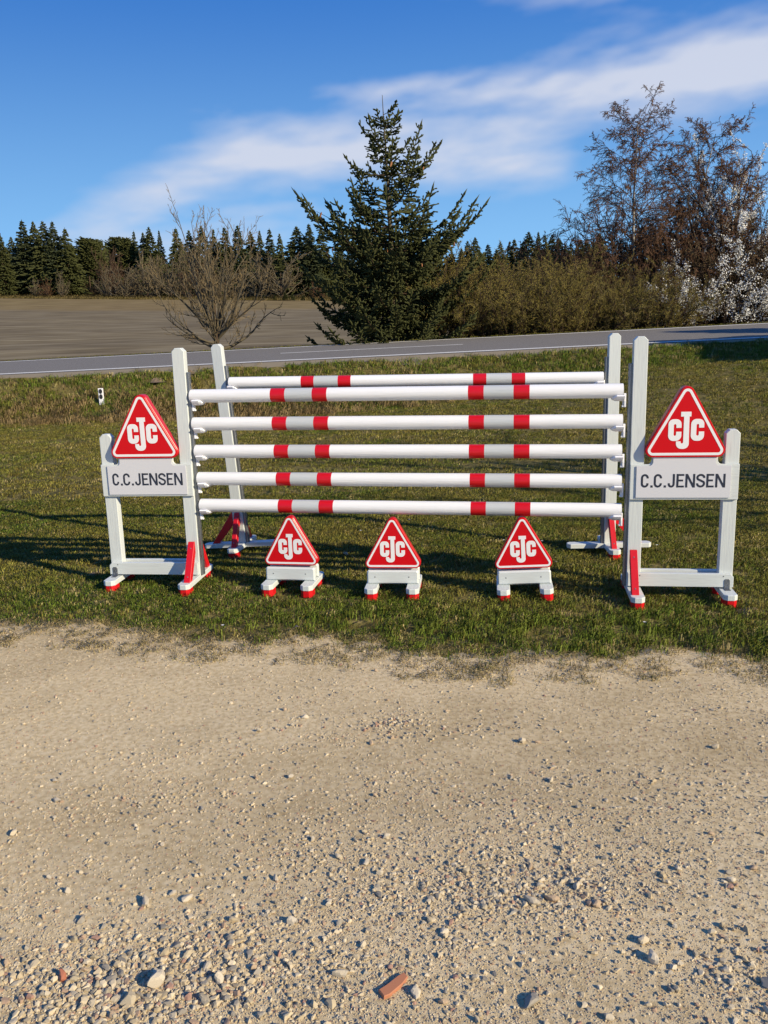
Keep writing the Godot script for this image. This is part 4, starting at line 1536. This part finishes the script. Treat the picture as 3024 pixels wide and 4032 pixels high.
func build_ground_cover() -> void:
	var short := []
	for i in 3:
		short.append(tuft(16, 0.036, 0.055, 0.0021, 1.0))
	var where := [[], [], []]
	var tint := [PackedColorArray(), PackedColorArray(), PackedColorArray()]
	var green := Color(0.13, 0.185, 0.028)
	var olive := Color(0.27, 0.245, 0.058)
	var dry := Color(0.46, 0.37, 0.18)
	var moss := Color(0.21, 0.155, 0.045)
	var add := func(x: float, z: float, s: float, lush: float, stretch: float) -> void:
		var k := rng.randi() % 3
		var p := 0.5 + 0.9 * n1.get_noise_2d(x * 9.0 + 50.0, z * 9.0) + 0.4 * n2.get_noise_2d(x * 40.0, z * 40.0)
		var c := olive.lerp(green, clampf(p + lush, 0.0, 1.0))
		if rng.randf() < 0.11:
			c = c.lerp(dry, rng.randf_range(0.5, 1.0))
		elif rng.randf() < 0.25:
			c = c.lerp(moss, 0.7)
		c *= rng.randf_range(0.75, 1.3)
		var b := Basis(Vector3.UP, rng.randf() * TAU).scaled(Vector3(s, s * stretch * rng.randf_range(0.6, 1.3), s))
		where[k].append(Transform3D(b, Vector3(x, lawn_y(x, z) - 0.004, z)))
		tint[k].append(c)
	# the turf close by
	for i in 52000:
		var z := -3.5 - 5.5 * sqrt(rng.randf())
		var wide := 1.3 + 0.5 * -z
		var x := rng.randf_range(-wide, wide)
		var d := edge_z(x) - z
		if d < -0.05 - 0.25 * rng.randf() * rng.randf():
			continue
		var bare := n2.get_noise_2d(x * 26.0 + 90.0, z * 26.0)
		if d < 0.5 and rng.randf() > 0.25 + d * 1.2 + bare * 0.8:
			continue
		if bare > 0.38 and rng.randf() < 0.75:
			continue
		add.call(x, z, rng.randf_range(0.8, 1.25), 0.35 * sm(1.6, 0.5, d), 1.0 + 0.5 * sm(1.4, 0.4, d) * sm(-1.0, 2.0, x))
	# the turf further back
	for i in 46000:
		var z := -8.6 - 14.2 * pow(rng.randf(), 0.72)
		var wide := 2.0 + 0.5 * -z
		var x := rng.randf_range(-wide, wide)
		if road_t(x, z) < 0.6 + 0.15 * rng.randf():
			continue
		var bank := sm(2.6, 1.8, road_t(x, z))
		if n2.get_noise_2d(x * 14.0 + 90.0, z * 20.0) > 0.36 and rng.randf() < 0.8:
			continue
		add.call(x, z, rng.randf_range(1.2, 1.9) + 0.5 * bank, 0.45 * bank - 0.25 * (1.0 - bank), 0.8 + 0.5 * bank)
	# beyond the road
	for i in 2600:
		var p := road_point(rng.randf_range(-12.0, 28.0), -6.85 - 1.3 * rng.randf())
		var k := rng.randi() % 3
		where[k].append(Transform3D(Basis(Vector3.UP, rng.randf() * TAU).scaled(Vector3(2.6, 2.8, 2.6)), Vector3(p.x, land(p.x, p.z) + 0.02, p.z)))
		tint[k].append(olive.lerp(green, rng.randf() * 0.6).lerp(dry, 0.3 * rng.randf()))
	for k in 3:
		scatter("lawn_grass", self, short[k], M.blade, where[k], tint[k])
	var g := get_node("lawn_grass")
	tag(g, "short green and olive grass of the mown lawn", "grass")
	tag(get_node("lawn_grass_001"), "short mown grass of the lawn and the road bank", "grass")
	tag(get_node("lawn_grass_002"), "blades of mown grass all over the lawn", "grass")
	# longer fresh grass along the gravel's edge on the right
	var long := tuft(14, 0.085, 0.05, 0.0026, 1.0)
	var lw := []
	var lt := PackedColorArray()
	for i in 900:
		var x := rng.randf_range(-1.6, 3.2)
		var z := edge_z(x) - 0.08 - rng.randf() * 0.75
		if rng.randf() > sm(-1.6, 1.2, x) or n1.get_noise_2d(x * 30.0, z * 30.0) < -0.1:
			continue
		lw.append(Transform3D(Basis(Vector3.UP, rng.randf() * TAU).scaled(Vector3.ONE * rng.randf_range(0.6, 1.1)), Vector3(x, lawn_y(x, z) - 0.005, z)))
		lt.append(green.lerp(olive, rng.randf() * 0.4) * rng.randf_range(0.8, 1.25))
	tag(scatter("edge_grass", self, long, M.blade, lw, lt), "longer fresh green grass along the edge of the gravel", "grass")
	# brown dead tufts and trodden turf where the lawn frays out into the gravel
	var frayed := tuft(12, 0.022, 0.045, 0.0022, 1.9)
	var rw := []
	var rt := PackedColorArray()
	for i in 3000:
		var x := rng.randf_range(-3.4, 3.2)
		var z := edge_z(x) + 0.22 - rng.randf() * 0.55
		if n2.get_noise_2d(x * 44.0 + 20.0, z * 60.0) < -0.25 + 1.3 * (z - edge_z(x)):
			continue
		rw.append(Transform3D(Basis(Vector3.UP, rng.randf() * TAU).scaled(Vector3.ONE * rng.randf_range(0.5, 1.1)), Vector3(x, maxf(lawn_y(x, z), yard_y(x, z)) - 0.003, z)))
		rt.append(Color(0.56, 0.45, 0.26).lerp(Color(0.26, 0.20, 0.09), rng.randf()).lerp(green, 0.45 * rng.randf() * rng.randf()))
	tag(scatter("frayed_turf", self, frayed, M.straw, rw, rt), "brown trodden turf where the lawn frays out into the gravel", "grass")
	# dry grass at the foot of the bank
	var hay := tuft(22, 0.30, 0.12, 0.0045, 1.5)
	var dw := []
	var dt := PackedColorArray()
	for i in 1500:
		var x := rng.randf_range(-14.0, 2.0)
		var t := 2.0 + 0.5 * rng.randfn() * 0.8
		var p := road_point(x + 8.9, t)
		if n1.get_noise_2d(p.x * 14.0, p.z * 14.0) < -0.22 or rng.randf() > sm(3.0, -4.5, p.x) + 0.12 or t < 0.5:
			continue
		dw.append(Transform3D(Basis(Vector3.UP, rng.randf() * TAU).scaled(Vector3.ONE * rng.randf_range(0.45, 1.15)), Vector3(p.x, lawn_y(p.x, p.z) - 0.02, p.z)))
		dt.append(Color(0.36, 0.265, 0.13).lerp(Color(0.19, 0.14, 0.07), rng.randf()))
	for i in 260:
		var p := road_point(rng.randf_range(-6.0, 20.0), 0.5 + rng.randf() * 1.8)
		dw.append(Transform3D(Basis(Vector3.UP, rng.randf() * TAU).scaled(Vector3.ONE * rng.randf_range(0.3, 0.6)), Vector3(p.x, lawn_y(p.x, p.z) - 0.02, p.z)))
		dt.append(Color(0.25, 0.20, 0.10))
	tag(scatter("dry_grass", self, hay, M.straw, dw, dt), "tall dry straw-coloured grass at the foot of the road bank", "grass")
	# rough pale grass before the forest
	var fw := []
	var ft := PackedColorArray()
	for i in 2600:
		var d := rng.randf_range(151.0, 168.0)
		var x := rng.randf_range(-0.50, 0.05) * d
		fw.append(Transform3D(Basis(Vector3.UP, rng.randf() * TAU).scaled(Vector3(4, 2.2, 4) * rng.randf_range(0.6, 1.4)), Vector3(x, land(x, -d), -d)))
		ft.append(Color(0.26, 0.20, 0.09).lerp(Color(0.13, 0.11, 0.04), rng.randf()))
	tag(scatter("forest_grass", self, hay, M.straw, fw, ft), "rough pale grass between the field and the forest", "grass")
	build_stones()


func rock(sub: int, seed_: int) -> ArrayMesh:
	var s := SphereMesh.new()
	s.radial_segments = 6 if sub == 0 else 9
	s.rings = 3 if sub == 0 else 5
	s.radius = 1.0
	s.height = 2.0
	var arr := s.get_mesh_arrays()
	var v: PackedVector3Array = arr[Mesh.ARRAY_VERTEX]
	var ix: PackedInt32Array = arr[Mesh.ARRAY_INDEX]
	var f := FastNoiseLite.new()
	f.seed = seed_
	f.frequency = 0.6
	f.fractal_octaves = 2
	var cut := []
	var r := RandomNumberGenerator.new()
	r.seed = seed_
	for i in 11:
		cut.append([Vector3(r.randf_range(-1, 1), r.randf_range(-1, 1), r.randf_range(-1, 1)).normalized(), r.randf_range(0.42, 0.8)])
	for i in v.size():
		var p := v[i].normalized() * (1.0 + 0.35 * f.get_noise_3dv(v[i] * 1.3))
		for c in cut:
			var over: float = p.dot(c[0]) - c[1]
			if over > 0.0:
				p -= c[0] * over
		v[i] = p
	var mb := MB.new()
	for i in range(0, ix.size(), 3):
		var a := v[ix[i]]
		var b := v[ix[i + 1]]
		var c := v[ix[i + 2]]
		if a.distance_to(b) > 1e-4 and b.distance_to(c) > 1e-4 and a.distance_to(c) > 1e-4:
			mb.face(a, b, c, Vector3.ZERO)
	return mb.mesh()


# how stony the yard is at a point, 0 to 1
func stony(x: float, z: float) -> float:
	var s := 0.26 + 0.75 * n1.get_noise_2d(x * 16.0 + 7.0, z * 26.0 - 3.0) + 0.35 * n2.get_noise_2d(x * 50.0, z * 70.0)
	s += 1.0 * exp(-pow((x + 0.68) / 0.30, 2.0) - pow((z + 2.0) / 0.20, 2.0))
	s += 0.55 * exp(-pow((x - 0.33) / 0.42, 2.0) - pow((z + 2.37) / 0.16, 2.0))
	s += 0.4 * exp(-pow((x + 0.25) / 0.25, 2.0) - pow((z + 2.6) / 0.2, 2.0))
	s += 0.5 * exp(-pow((x + 0.0) / 0.16, 2.0) - pow((z + 3.5) / 0.08, 2.0))
	s += 0.4 * exp(-pow((x - 0.9) / 0.2, 2.0) - pow((z + 1.95) / 0.2, 2.0))
	s -= 0.35 * sm(-3.4, -4.2, z)
	s += 0.2 * sm(-3.0, -2.2, z)
	return clampf(s, 0.02, 1.3)


func stone_tint() -> Color:
	var c := Color(0.46, 0.375, 0.24).lerp(Color(0.68, 0.59, 0.43), rng.randf())
	var k := rng.randf()
	if k < 0.16:
		c = Color(0.27, 0.245, 0.205).lerp(Color(0.40, 0.36, 0.29), rng.randf())
	elif k < 0.24:
		c = Color(0.42, 0.30, 0.21)
	elif k < 0.27:
		c = Color(0.40, 0.25, 0.19)
	return c


func rock_place(x: float, z: float, r: float, sink: float) -> Transform3D:
	var b := Basis(Vector3.UP, rng.randf() * TAU) * Basis(Vector3(1, 0, 0), rng.randf_range(-0.3, 0.3))
	b = b.scaled_local(Vector3(r * rng.randf_range(0.85, 1.6), r * rng.randf_range(0.5, 0.9), r * rng.randf_range(0.6, 1.1)))
	return Transform3D(b, Vector3(x, yard_y(x, z) + r * sink, z))


func build_stones() -> void:
	var small := []
	for i in 5:
		small.append(rock(0, 100 + i))
	var where := [[], [], [], [], []]
	var tint := [PackedColorArray(), PackedColorArray(), PackedColorArray(), PackedColorArray(), PackedColorArray()]
	var n := 0
	while n < 440000:
		var z := -1.3 - 3.6 * pow(rng.randf(), 1.35)
		var wide := (0.75 if n % 4 else 2.2) + 0.52 * -z
		var x := rng.randf_range(-wide, wide)
		n += 1
		if z < edge_z(x) - 0.1 or rng.randf() > maxf(stony(x, z) + 0.2, 0.42):
			continue
		var r := 0.0013 + 0.0030 * pow(rng.randf(), 1.6)
		var s := stony(x, z)
		if rng.randf() < 0.05 + 0.16 * s * s:
			r += 0.0075 * pow(rng.randf(), 1.8)
		var k := rng.randi() % 5
		where[k].append(rock_place(x, z, r, 0.15))
		tint[k].append(stone_tint())
	# heaps and bands of coarser stones: middle, reach, how many, largest radius
	for e in [[-0.69, -1.99, 0.20, 0.10, 900, 0.012], [-0.55, -2.12, 0.30, 0.14, 420, 0.009], [-0.9, -1.85, 0.2, 0.1, 300, 0.009], [0.36, -2.33, 0.26, 0.07, 420, 0.010], [0.1, -2.45, 0.30, 0.08, 300, 0.008], [-0.26, -2.62, 0.2, 0.1, 220, 0.008], [0.0, -3.5, 0.07, 0.03, 90, 0.010], [0.3, -3.42, 0.25, 0.05, 120, 0.007], [-0.8, -2.9, 0.3, 0.1, 260, 0.007], [-0.75, -3.3, 0.3, 0.06, 150, 0.007], [0.92, -1.95, 0.10, 0.12, 200, 0.011], [0.6, -2.1, 0.3, 0.15, 260, 0.008], [1.1, -2.9, 0.3, 0.1, 160, 0.007], [-0.1, -2.2, 0.5, 0.25, 420, 0.008], [0.4, -2.75, 0.5, 0.2, 300, 0.007], [-0.3, -1.9, 0.5, 0.2, 400, 0.008]]:
		for i in e[4]:
			var x: float = e[0] + rng.randfn() * e[2]
			var z: float = e[1] + rng.randfn() * e[3]
			if Vector2(x + 0.012, z + 1.96).length() < 0.06 or z < edge_z(x):
				continue
			var k := rng.randi() % 5
			where[k].append(rock_place(x, z, 0.003 + (e[5] * 1.35 - 0.003) * pow(rng.randf(), 1.9), 0.3))
			tint[k].append(stone_tint())
	for k in 5:
		var o := scatter("loose_gravel", self, small[k], M.stone, where[k], tint[k])
		tag(o, ["fine pale grit strewn over the gravel yard", "small grey-brown gravel lying over the yard", "loose pale gravel scattered over the yard", "tiny angular stones over the gravel yard", "crumbs of stone lying all over the yard"][k], "gravel")
	# single stones
	var big := []
	var tones := []
	for i in 6:
		big.append(rock(1, 200 + i))
	for i in 7:
		var m: StandardMaterial3D = (M.stone as StandardMaterial3D).duplicate()
		m.vertex_color_use_as_albedo = false
		m.albedo_color = lin([0.55, 0.48, 0.60, 0.42, 0.34, 0.46, 0.52][i], [0.48, 0.41, 0.53, 0.36, 0.31, 0.35, 0.46][i], [0.36, 0.29, 0.41, 0.25, 0.26, 0.24, 0.36][i])
		m.uv1_scale = Vector3(0.8, 0.8, 0.8)
		tones.append(m)
	# the ones that stand out: place, size, what is around them
	var known := [
		[-0.569, -3.462, 0.017, 0, "pale stone with a pointed shadow, alone left of the middle of the upper gravel"],
		[-0.380, -3.581, 0.017, 2, "pale stone on the smooth gravel below the left triangle stand"],
		[0.545, -3.30, 0.022, 0, "large pale stone on the smooth gravel right of the middle"],
		[0.61, -3.29, 0.013, 5, "small brown stone right beside the large pale one"],
		[-0.300, -2.222, 0.022, 2, "pale rounded stone left of the middle, above the clay shard"],
		[0.405, -2.275, 0.026, 0, "big pale stone with a deep shadow in the stony band"],
		[0.470, -2.285, 0.020, 5, "brown stone right of the big pale one in the stony band"],
		[0.555, -2.345, 0.019, 0, "pale stone above the right end of the stony band"],
		[0.600, -2.260, 0.018, 5, "tan square stone at the right end of the stony band"],
		[-0.640, -1.995, 0.036, 2, "largest pale broken stone on the heap of gravel at lower left"],
		[-0.700, -1.935, 0.026, 1, "long pale stone in the middle of the gravel heap"],
		[-0.475, -2.005, 0.024, 2, "pale flat stone at the right edge of the gravel heap"],
		[-0.520, -2.050, 0.022, 0, "pale angular stone just above the right of the gravel heap"],
		[-0.500, -1.930, 0.021, 1, "blocky pale stone below the right edge of the gravel heap"],
		[-0.150, -2.010, 0.022, 0, "pale pointed stone left of the clay shard"],
		[0.050, -1.935, 0.020, 2, "pale stone just right of the clay shard"],
		[0.690, -2.030, 0.023, 2, "pale stone in the lower right of the gravel"],
		[0.690, -2.100, 0.019, 0, "pale stone just above the one in the lower right"],
		[0.720, -1.920, 0.018, 1, "small pale stone below the others in the lower right"],
		[0.960, -1.930, 0.022, 4, "grey stone near the lower right corner"],
		[0.340, -1.895, 0.026, 4, "dark-sided stone at the bottom edge right of the middle"],
		[-0.760, -2.330, 0.024, 0, "pale stone above the gravel heap near the left edge"],
		[-0.640, -2.345, 0.020, 2, "pale flat stone above the middle of the gravel heap"],
		[2.05, -4.35, 0.026, 2, "pale stone lying in the grass at the right edge"],
	]
	for e in known:
		var o := one("stone", big[rng.randi() % 6], tones[e[3]], e[4], "stone", rock_place(e[0], e[1], e[2] * 0.95, 0.4), "single stones on the gravel")
		if e[0] > 2.0:
			o.position.y = lawn_y(e[0], e[1]) + 0.015
	var red := plain(lin(0.40, 0.145, 0.08), 0.85)
	one("stone", big[1], red, "small red-brown stone at the left of the gravel heap", "stone", rock_place(-0.905, -2.03, 0.019, 0.3), "single stones on the gravel")
	var made := 0
	while made < 270:
		var z := -1.55 - 2.6 * pow(rng.randf(), 1.5)
		var wide := 0.45 + 0.46 * -z
		var x := rng.randf_range(-wide, wide)
		if rng.randf() > stony(x, z) - 0.05:
			continue
		var r := 0.008 + 0.008 * pow(rng.randf(), 1.8)
		if Vector2(x + 0.012, z + 1.96).length() < 0.09:
			continue
		made += 1
		var tone := rng.randi() % 7
		var across := "left of" if x < -0.10 else "right of" if x > 0.10 else "in line with"
		var far := "nearest gravel" if z > -2.1 else "gravel a step back" if z > -2.7 else "far smooth gravel"
		var words := "%s %s loose stone on the %s, %s the clay shard" % ["larger" if r > 0.0105 else "small", ["pale", "tan", "whitish", "brown", "grey", "reddish-brown", "cream"][tone], far, across]
		one("stone", big[rng.randi() % 6], tones[tone], words, "stone", rock_place(x, z, r, 0.4), "loose stones of a few centimetres")
	# a shard of a clay roof tile
	var sh := MB.new()
	var p := PackedVector2Array([Vector2(-0.046, -0.014), Vector2(-0.030, -0.019), Vector2(0.020, -0.016), Vector2(0.048, -0.008), Vector2(0.050, 0.010), Vector2(0.030, 0.013), Vector2(-0.010, 0.011), Vector2(-0.040, 0.013)])
	sh.board(p, -0.006, 0.006, 0.002)
	one("clay_shard", sh.mesh(), M.clay, "orange-brown shard of clay tile lying on the gravel", "tile shard", Transform3D(Basis(Vector3.UP, 0.75) * Basis(Vector3(1, 0, 0), -PI / 2 + 0.06), Vector3(-0.012, yard_y(-0.012, -1.96) + 0.006, -1.96)))
	# daisies and fallen leaves on the lawn
	var da := MB.new()
	for i in 9:
		var a := TAU * i / 9
		var d := Vector3(cos(a), 0.25, sin(a)) * 0.011
		da.leaf(Vector3(0, 0.05, 0), d, Vector3(-sin(a), 0, cos(a)) * 0.003, Vector3.ZERO)
	var daisy := da.mesh()
	var spots := [[-2.55, -8.7], [-1.38, -7.2], [0.93, -6.55], [1.22, -6.5], [2.2, -7.2], [2.6, -9.3], [1.45, -4.62], [-0.95, -4.75], [0.22, -7.4], [2.05, -6.3], [-0.2, -7.05], [3.1, -10.2]]
	for i in spots.size():
		var s: Array = spots[i]
		one("daisy", daisy, M.petal, "one of the tiny white flowers dotted over the lawn", "flower", Transform3D(Basis.IDENTITY, Vector3(s[0], lawn_y(s[0], s[1]), s[1])), "tiny white flowers on the lawn")
	var lf := MB.new()
	lf.leaf(Vector3.ZERO, Vector3(0.05, 0.01, 0), Vector3(0, 0.004, 0.018), Vector3(0, 0.008, 0))
	lf.leaf(Vector3(0.01, 0.004, 0), Vector3(0.03, 0.012, 0.02), Vector3(0.008, 0.006, -0.010), Vector3(0, 0.004, 0))
	var leafm := lf.mesh()
	var leaves := [[1.19, -5.95, "pale fallen leaf on the grass right of the right triangle stand"], [-0.28, -6.35, "pale fallen leaf on the grass between left and middle stands"], [2.0, -7.35, "pale fallen leaf seen through the right wing"], [1.9, -6.9, "second pale leaf seen through the right wing"], [-0.55, -4.72, "brown leaf at the edge of the gravel below the left stand"]]
	var pale := plain(lin(0.42, 0.33, 0.22), 0.8)
	for e in leaves:
		one("fallen_leaf", leafm, pale, e[2], "leaf", Transform3D(Basis(Vector3.UP, rng.randf() * TAU), Vector3(e[0], lawn_y(e[0], e[1]) + 0.03, e[1])), "fallen leaves on the lawn")
	# molehills on the bank and bare soil beside the right wing
	var hills := [[-5.0, 1.0, 0.22, "grey-brown molehill on the bank left of the left wing's tall post"], [-4.3, 0.75, 0.16, "smaller molehill on the bank behind the left wing's tall post"]]
	for e in hills:
		var q := road_point(e[0] + 8.9, e[1])
		var mh := heap(e[2], 0.45)
		one("molehill", mh, M.soil, e[3], "molehill", Transform3D(Basis.IDENTITY, Vector3(q.x, lawn_y(q.x, q.z) - 0.02, q.z)), "molehills on the bank")
	one("soil_patch", heap(0.17, 0.16), M.soil, "patch of bare crumbly soil beside the right wing's outer foot", "soil", Transform3D(Basis.IDENTITY, Vector3(2.17, lawn_y(2.17, -4.88) - 0.012, -4.88)))
	one("soil_patch", heap(0.12, 0.16), M.soil, "patch of bare soil left of the left wing's outer foot", "soil", Transform3D(Basis.IDENTITY, Vector3(-2.12, lawn_y(-2.12, -6.1) - 0.012, -6.1)))


func heap(r: float, steep: float) -> ArrayMesh:
	var mb := MB.new()
	var k := 18
	var rows := 7
	var off := rng.randf() * 100.0
	var at := func(i: int, j: int) -> Vector3:
		var a := TAU * (j % k) / k
		var f := float(i) / rows
		var rr := r * f * (1.0 + 0.25 * n2.get_noise_2d(cos(a) * 30.0 + off, sin(a) * 30.0))
		var h := r * steep * (cos(f * PI) * 0.5 + 0.5) * (1.0 + 0.6 * n2.get_noise_2d(cos(a) * 90.0 * f + off, sin(a) * 90.0 * f))
		return Vector3(cos(a) * rr, h, sin(a) * rr)
	for i in rows:
		for j in k:
			var a: Vector3 = at.call(i, j)
			var b: Vector3 = at.call(i, j + 1)
			var c: Vector3 = at.call(i + 1, j + 1)
			var d: Vector3 = at.call(i + 1, j)
			if i > 0:
				mb.face(a, b, c, Vector3(0, -5, 0))
			mb.face(a, c, d, Vector3(0, -5, 0))
	return mb.mesh()


# ---------------------------------------------------------------- sky

var cloud_noise := FastNoiseLite.new()
var wisp_noise := FastNoiseLite.new()


# colour of the sky, linear, for an azimuth (degrees to the right of straight ahead) and an elevation (degrees)
func sky_color(a: float, e: float) -> Color:
	var k := clampf(e, -4.0, 90.0)
	var c: Color
	if k < 24.0:
		c = Color(0.36, 0.74, 1.12).lerp(Color(0.030, 0.175, 0.60), pow(sm(-4.0, 24.0, k), 0.8))
	else:
		c = Color(0.030, 0.175, 0.60).lerp(Color(0.025, 0.125, 0.46), sm(24.0, 80.0, k))
	if e < -4.0:
		return c
	# wisps lie in long bands that rise to the right
	var x := deg_to_rad(a)
	var wx := cos(x) * 40.0
	var wz := sin(x) * 40.0
	var bend := 1.6 * cloud_noise.get_noise_3d(wx * 0.6, e * 1.5, wz * 0.6)
	var wide := lerpf(0.8, 2.5, sm(-6.0, 22.0, a))
	var band := exp(-pow((e - 13.6 - 0.02 * a + bend) / wide, 2.0)) * sm(-9.0, 6.0, a)
	band += 0.95 * exp(-pow((e - 9.7 + 0.42 * maxf(0.0, -8.0 - a) + bend) / 1.5, 2.0)) * sm(-24.0, -9.0, a) * (1.0 - sm(9.0, 14.0, a))
	band += 0.45 * exp(-pow((e - 11.8 + bend) / 0.9, 2.0)) * sm(-15.0, -7.0, a) * (1.0 - sm(6.0, 14.0, a))
	band += 0.5 * exp(-pow((e - 5.6 + 0.15 * (-14.0 - a)) / 1.7, 2.0)) * sm(-25.0, -15.0, a) * (1.0 - sm(-8.0, -1.0, a))
	band += 0.85 * exp(-pow((e - 20.3 + bend * 1.5) / 1.7, 2.0)) * sm(1.0, 12.0, a)
	band *= 1.0 - sm(45.0, 60.0, absf(a))
	# the same kind of bands go on round the rest of the sky
	var other := sm(0.05, 0.5, cloud_noise.get_noise_3d(wx * 0.6 + 40.0, e * 2.2, wz * 0.6)) * sm(2.0, 8.0, e) * (1.0 - sm(30.0, 50.0, e))
	band = maxf(band, other * 0.8 * sm(30.0, 48.0, absf(a)))
	var lean := e - 0.09 * clampf(a, -60.0, 60.0) * (1.0 - sm(60.0, 120.0, absf(a)))
	var f := 0.5 + 0.55 * wisp_noise.get_noise_3d(wx * 1.3, lean * 5.0, wz * 1.3) + 0.45 * wisp_noise.get_noise_3d(wx * 4.0 + 9.0, lean * 13.0, wz * 4.0) + 0.32 * wisp_noise.get_noise_3d(wx * 13.0, lean * 34.0, wz * 13.0)
	var cover := clampf(band * 1.1 + (f - 0.5) * 1.15 * sqrt(minf(band, 1.0)) - 0.16, 0.0, 1.0)
	cover = cover * 0.88
	return c.lerp(Color(0.70, 0.74, 0.86), cover)


func make_sky() -> ImageTexture:
	cloud_noise.seed = 3
	cloud_noise.frequency = 0.03
	cloud_noise.fractal_octaves = 3
	wisp_noise.seed = 8
	wisp_noise.frequency = 0.03
	wisp_noise.fractal_octaves = 4
	var w := 720
	var img := Image.create(w, w / 2, false, Image.FORMAT_RGBF)
	for y in w / 2:
		var e := 90.0 - (y + 0.5) * 360.0 / w
		for x in w:
			img.set_pixel(x, y, sky_color(wrapf((x + 0.5) * 360.0 / w, -180.0, 180.0), maxf(e, -5.0)))
	img.resize(2880, 1440, Image.INTERPOLATE_CUBIC)
	# the part in view is worked out again at full detail
	for y in range(1440 / 2 - 28 * 8, 1440 / 2 + 8):
		var e := 90.0 - (y + 0.5) * 0.125
		for k in range(-34 * 8, 34 * 8):
			img.set_pixel(posmod(k, 2880), y, sky_color((k + 0.5) * 0.125, e))
	return ImageTexture.create_from_image(img)


func _ready() -> void:
	rng.seed = 11
	n1.seed = 1
	n1.frequency = 0.05
	n2.seed = 2
	n2.frequency = 0.05
	n3.seed = 4
	n3.frequency = 0.05
	# the camera: a phone held upright, pitched down 12 degrees and tilted a little
	var cam := Camera3D.new()
	cam.name = "camera"
	cam.fov = 61.33
	cam.near = 0.05
	cam.far = 1500.0
	cam.transform = Transform3D(Basis(Vector3(0.99958926, -0.02802428, 0.00599619), Vector3(0.02865858, 0.97746518, -0.20914232), Vector3(0.0, 0.20922826, 0.97786683)), Vector3(0, 1.7, 0))
	add_child(cam)
	cam.current = true
	# sky, exposure and the low sun, behind the camera on the right
	var env := Environment.new()
	env.background_mode = Environment.BG_SKY
	var sky := Sky.new()
	var mat := PanoramaSkyMaterial.new()
	mat.panorama = make_sky()
	mat.energy_multiplier = 0.78
	sky.sky_material = mat
	env.sky = sky
	env.tonemap_mode = Environment.TONE_MAPPER_LINEAR
	env.tonemap_exposure = 1.24
	env.sdfgi_enabled = true
	env.ssao_enabled = true
	env.ssil_enabled = true
	var we := WorldEnvironment.new()
	we.name = "world_environment"
	we.environment = env
	add_child(we)
	var sun := DirectionalLight3D.new()
	sun.name = "sun"
	sun.light_energy = 1.6
	sun.light_angular_distance = 0.5
	sun.light_color = Color(1.0, 0.935, 0.81)
	sun.shadow_enabled = true
	var el := deg_to_rad(26.0)
	var az := deg_to_rad(54.0)
	var to_sun := Vector3(sin(az) * cos(el), sin(el), cos(az) * cos(el))
	sun.transform = Transform3D(Basis.looking_at(-to_sun, Vector3.UP), Vector3(8, 6, 6))
	add_child(sun)
	make_materials()
	build_land()
	build_jump()
	build_plants()
	build_ground_cover()
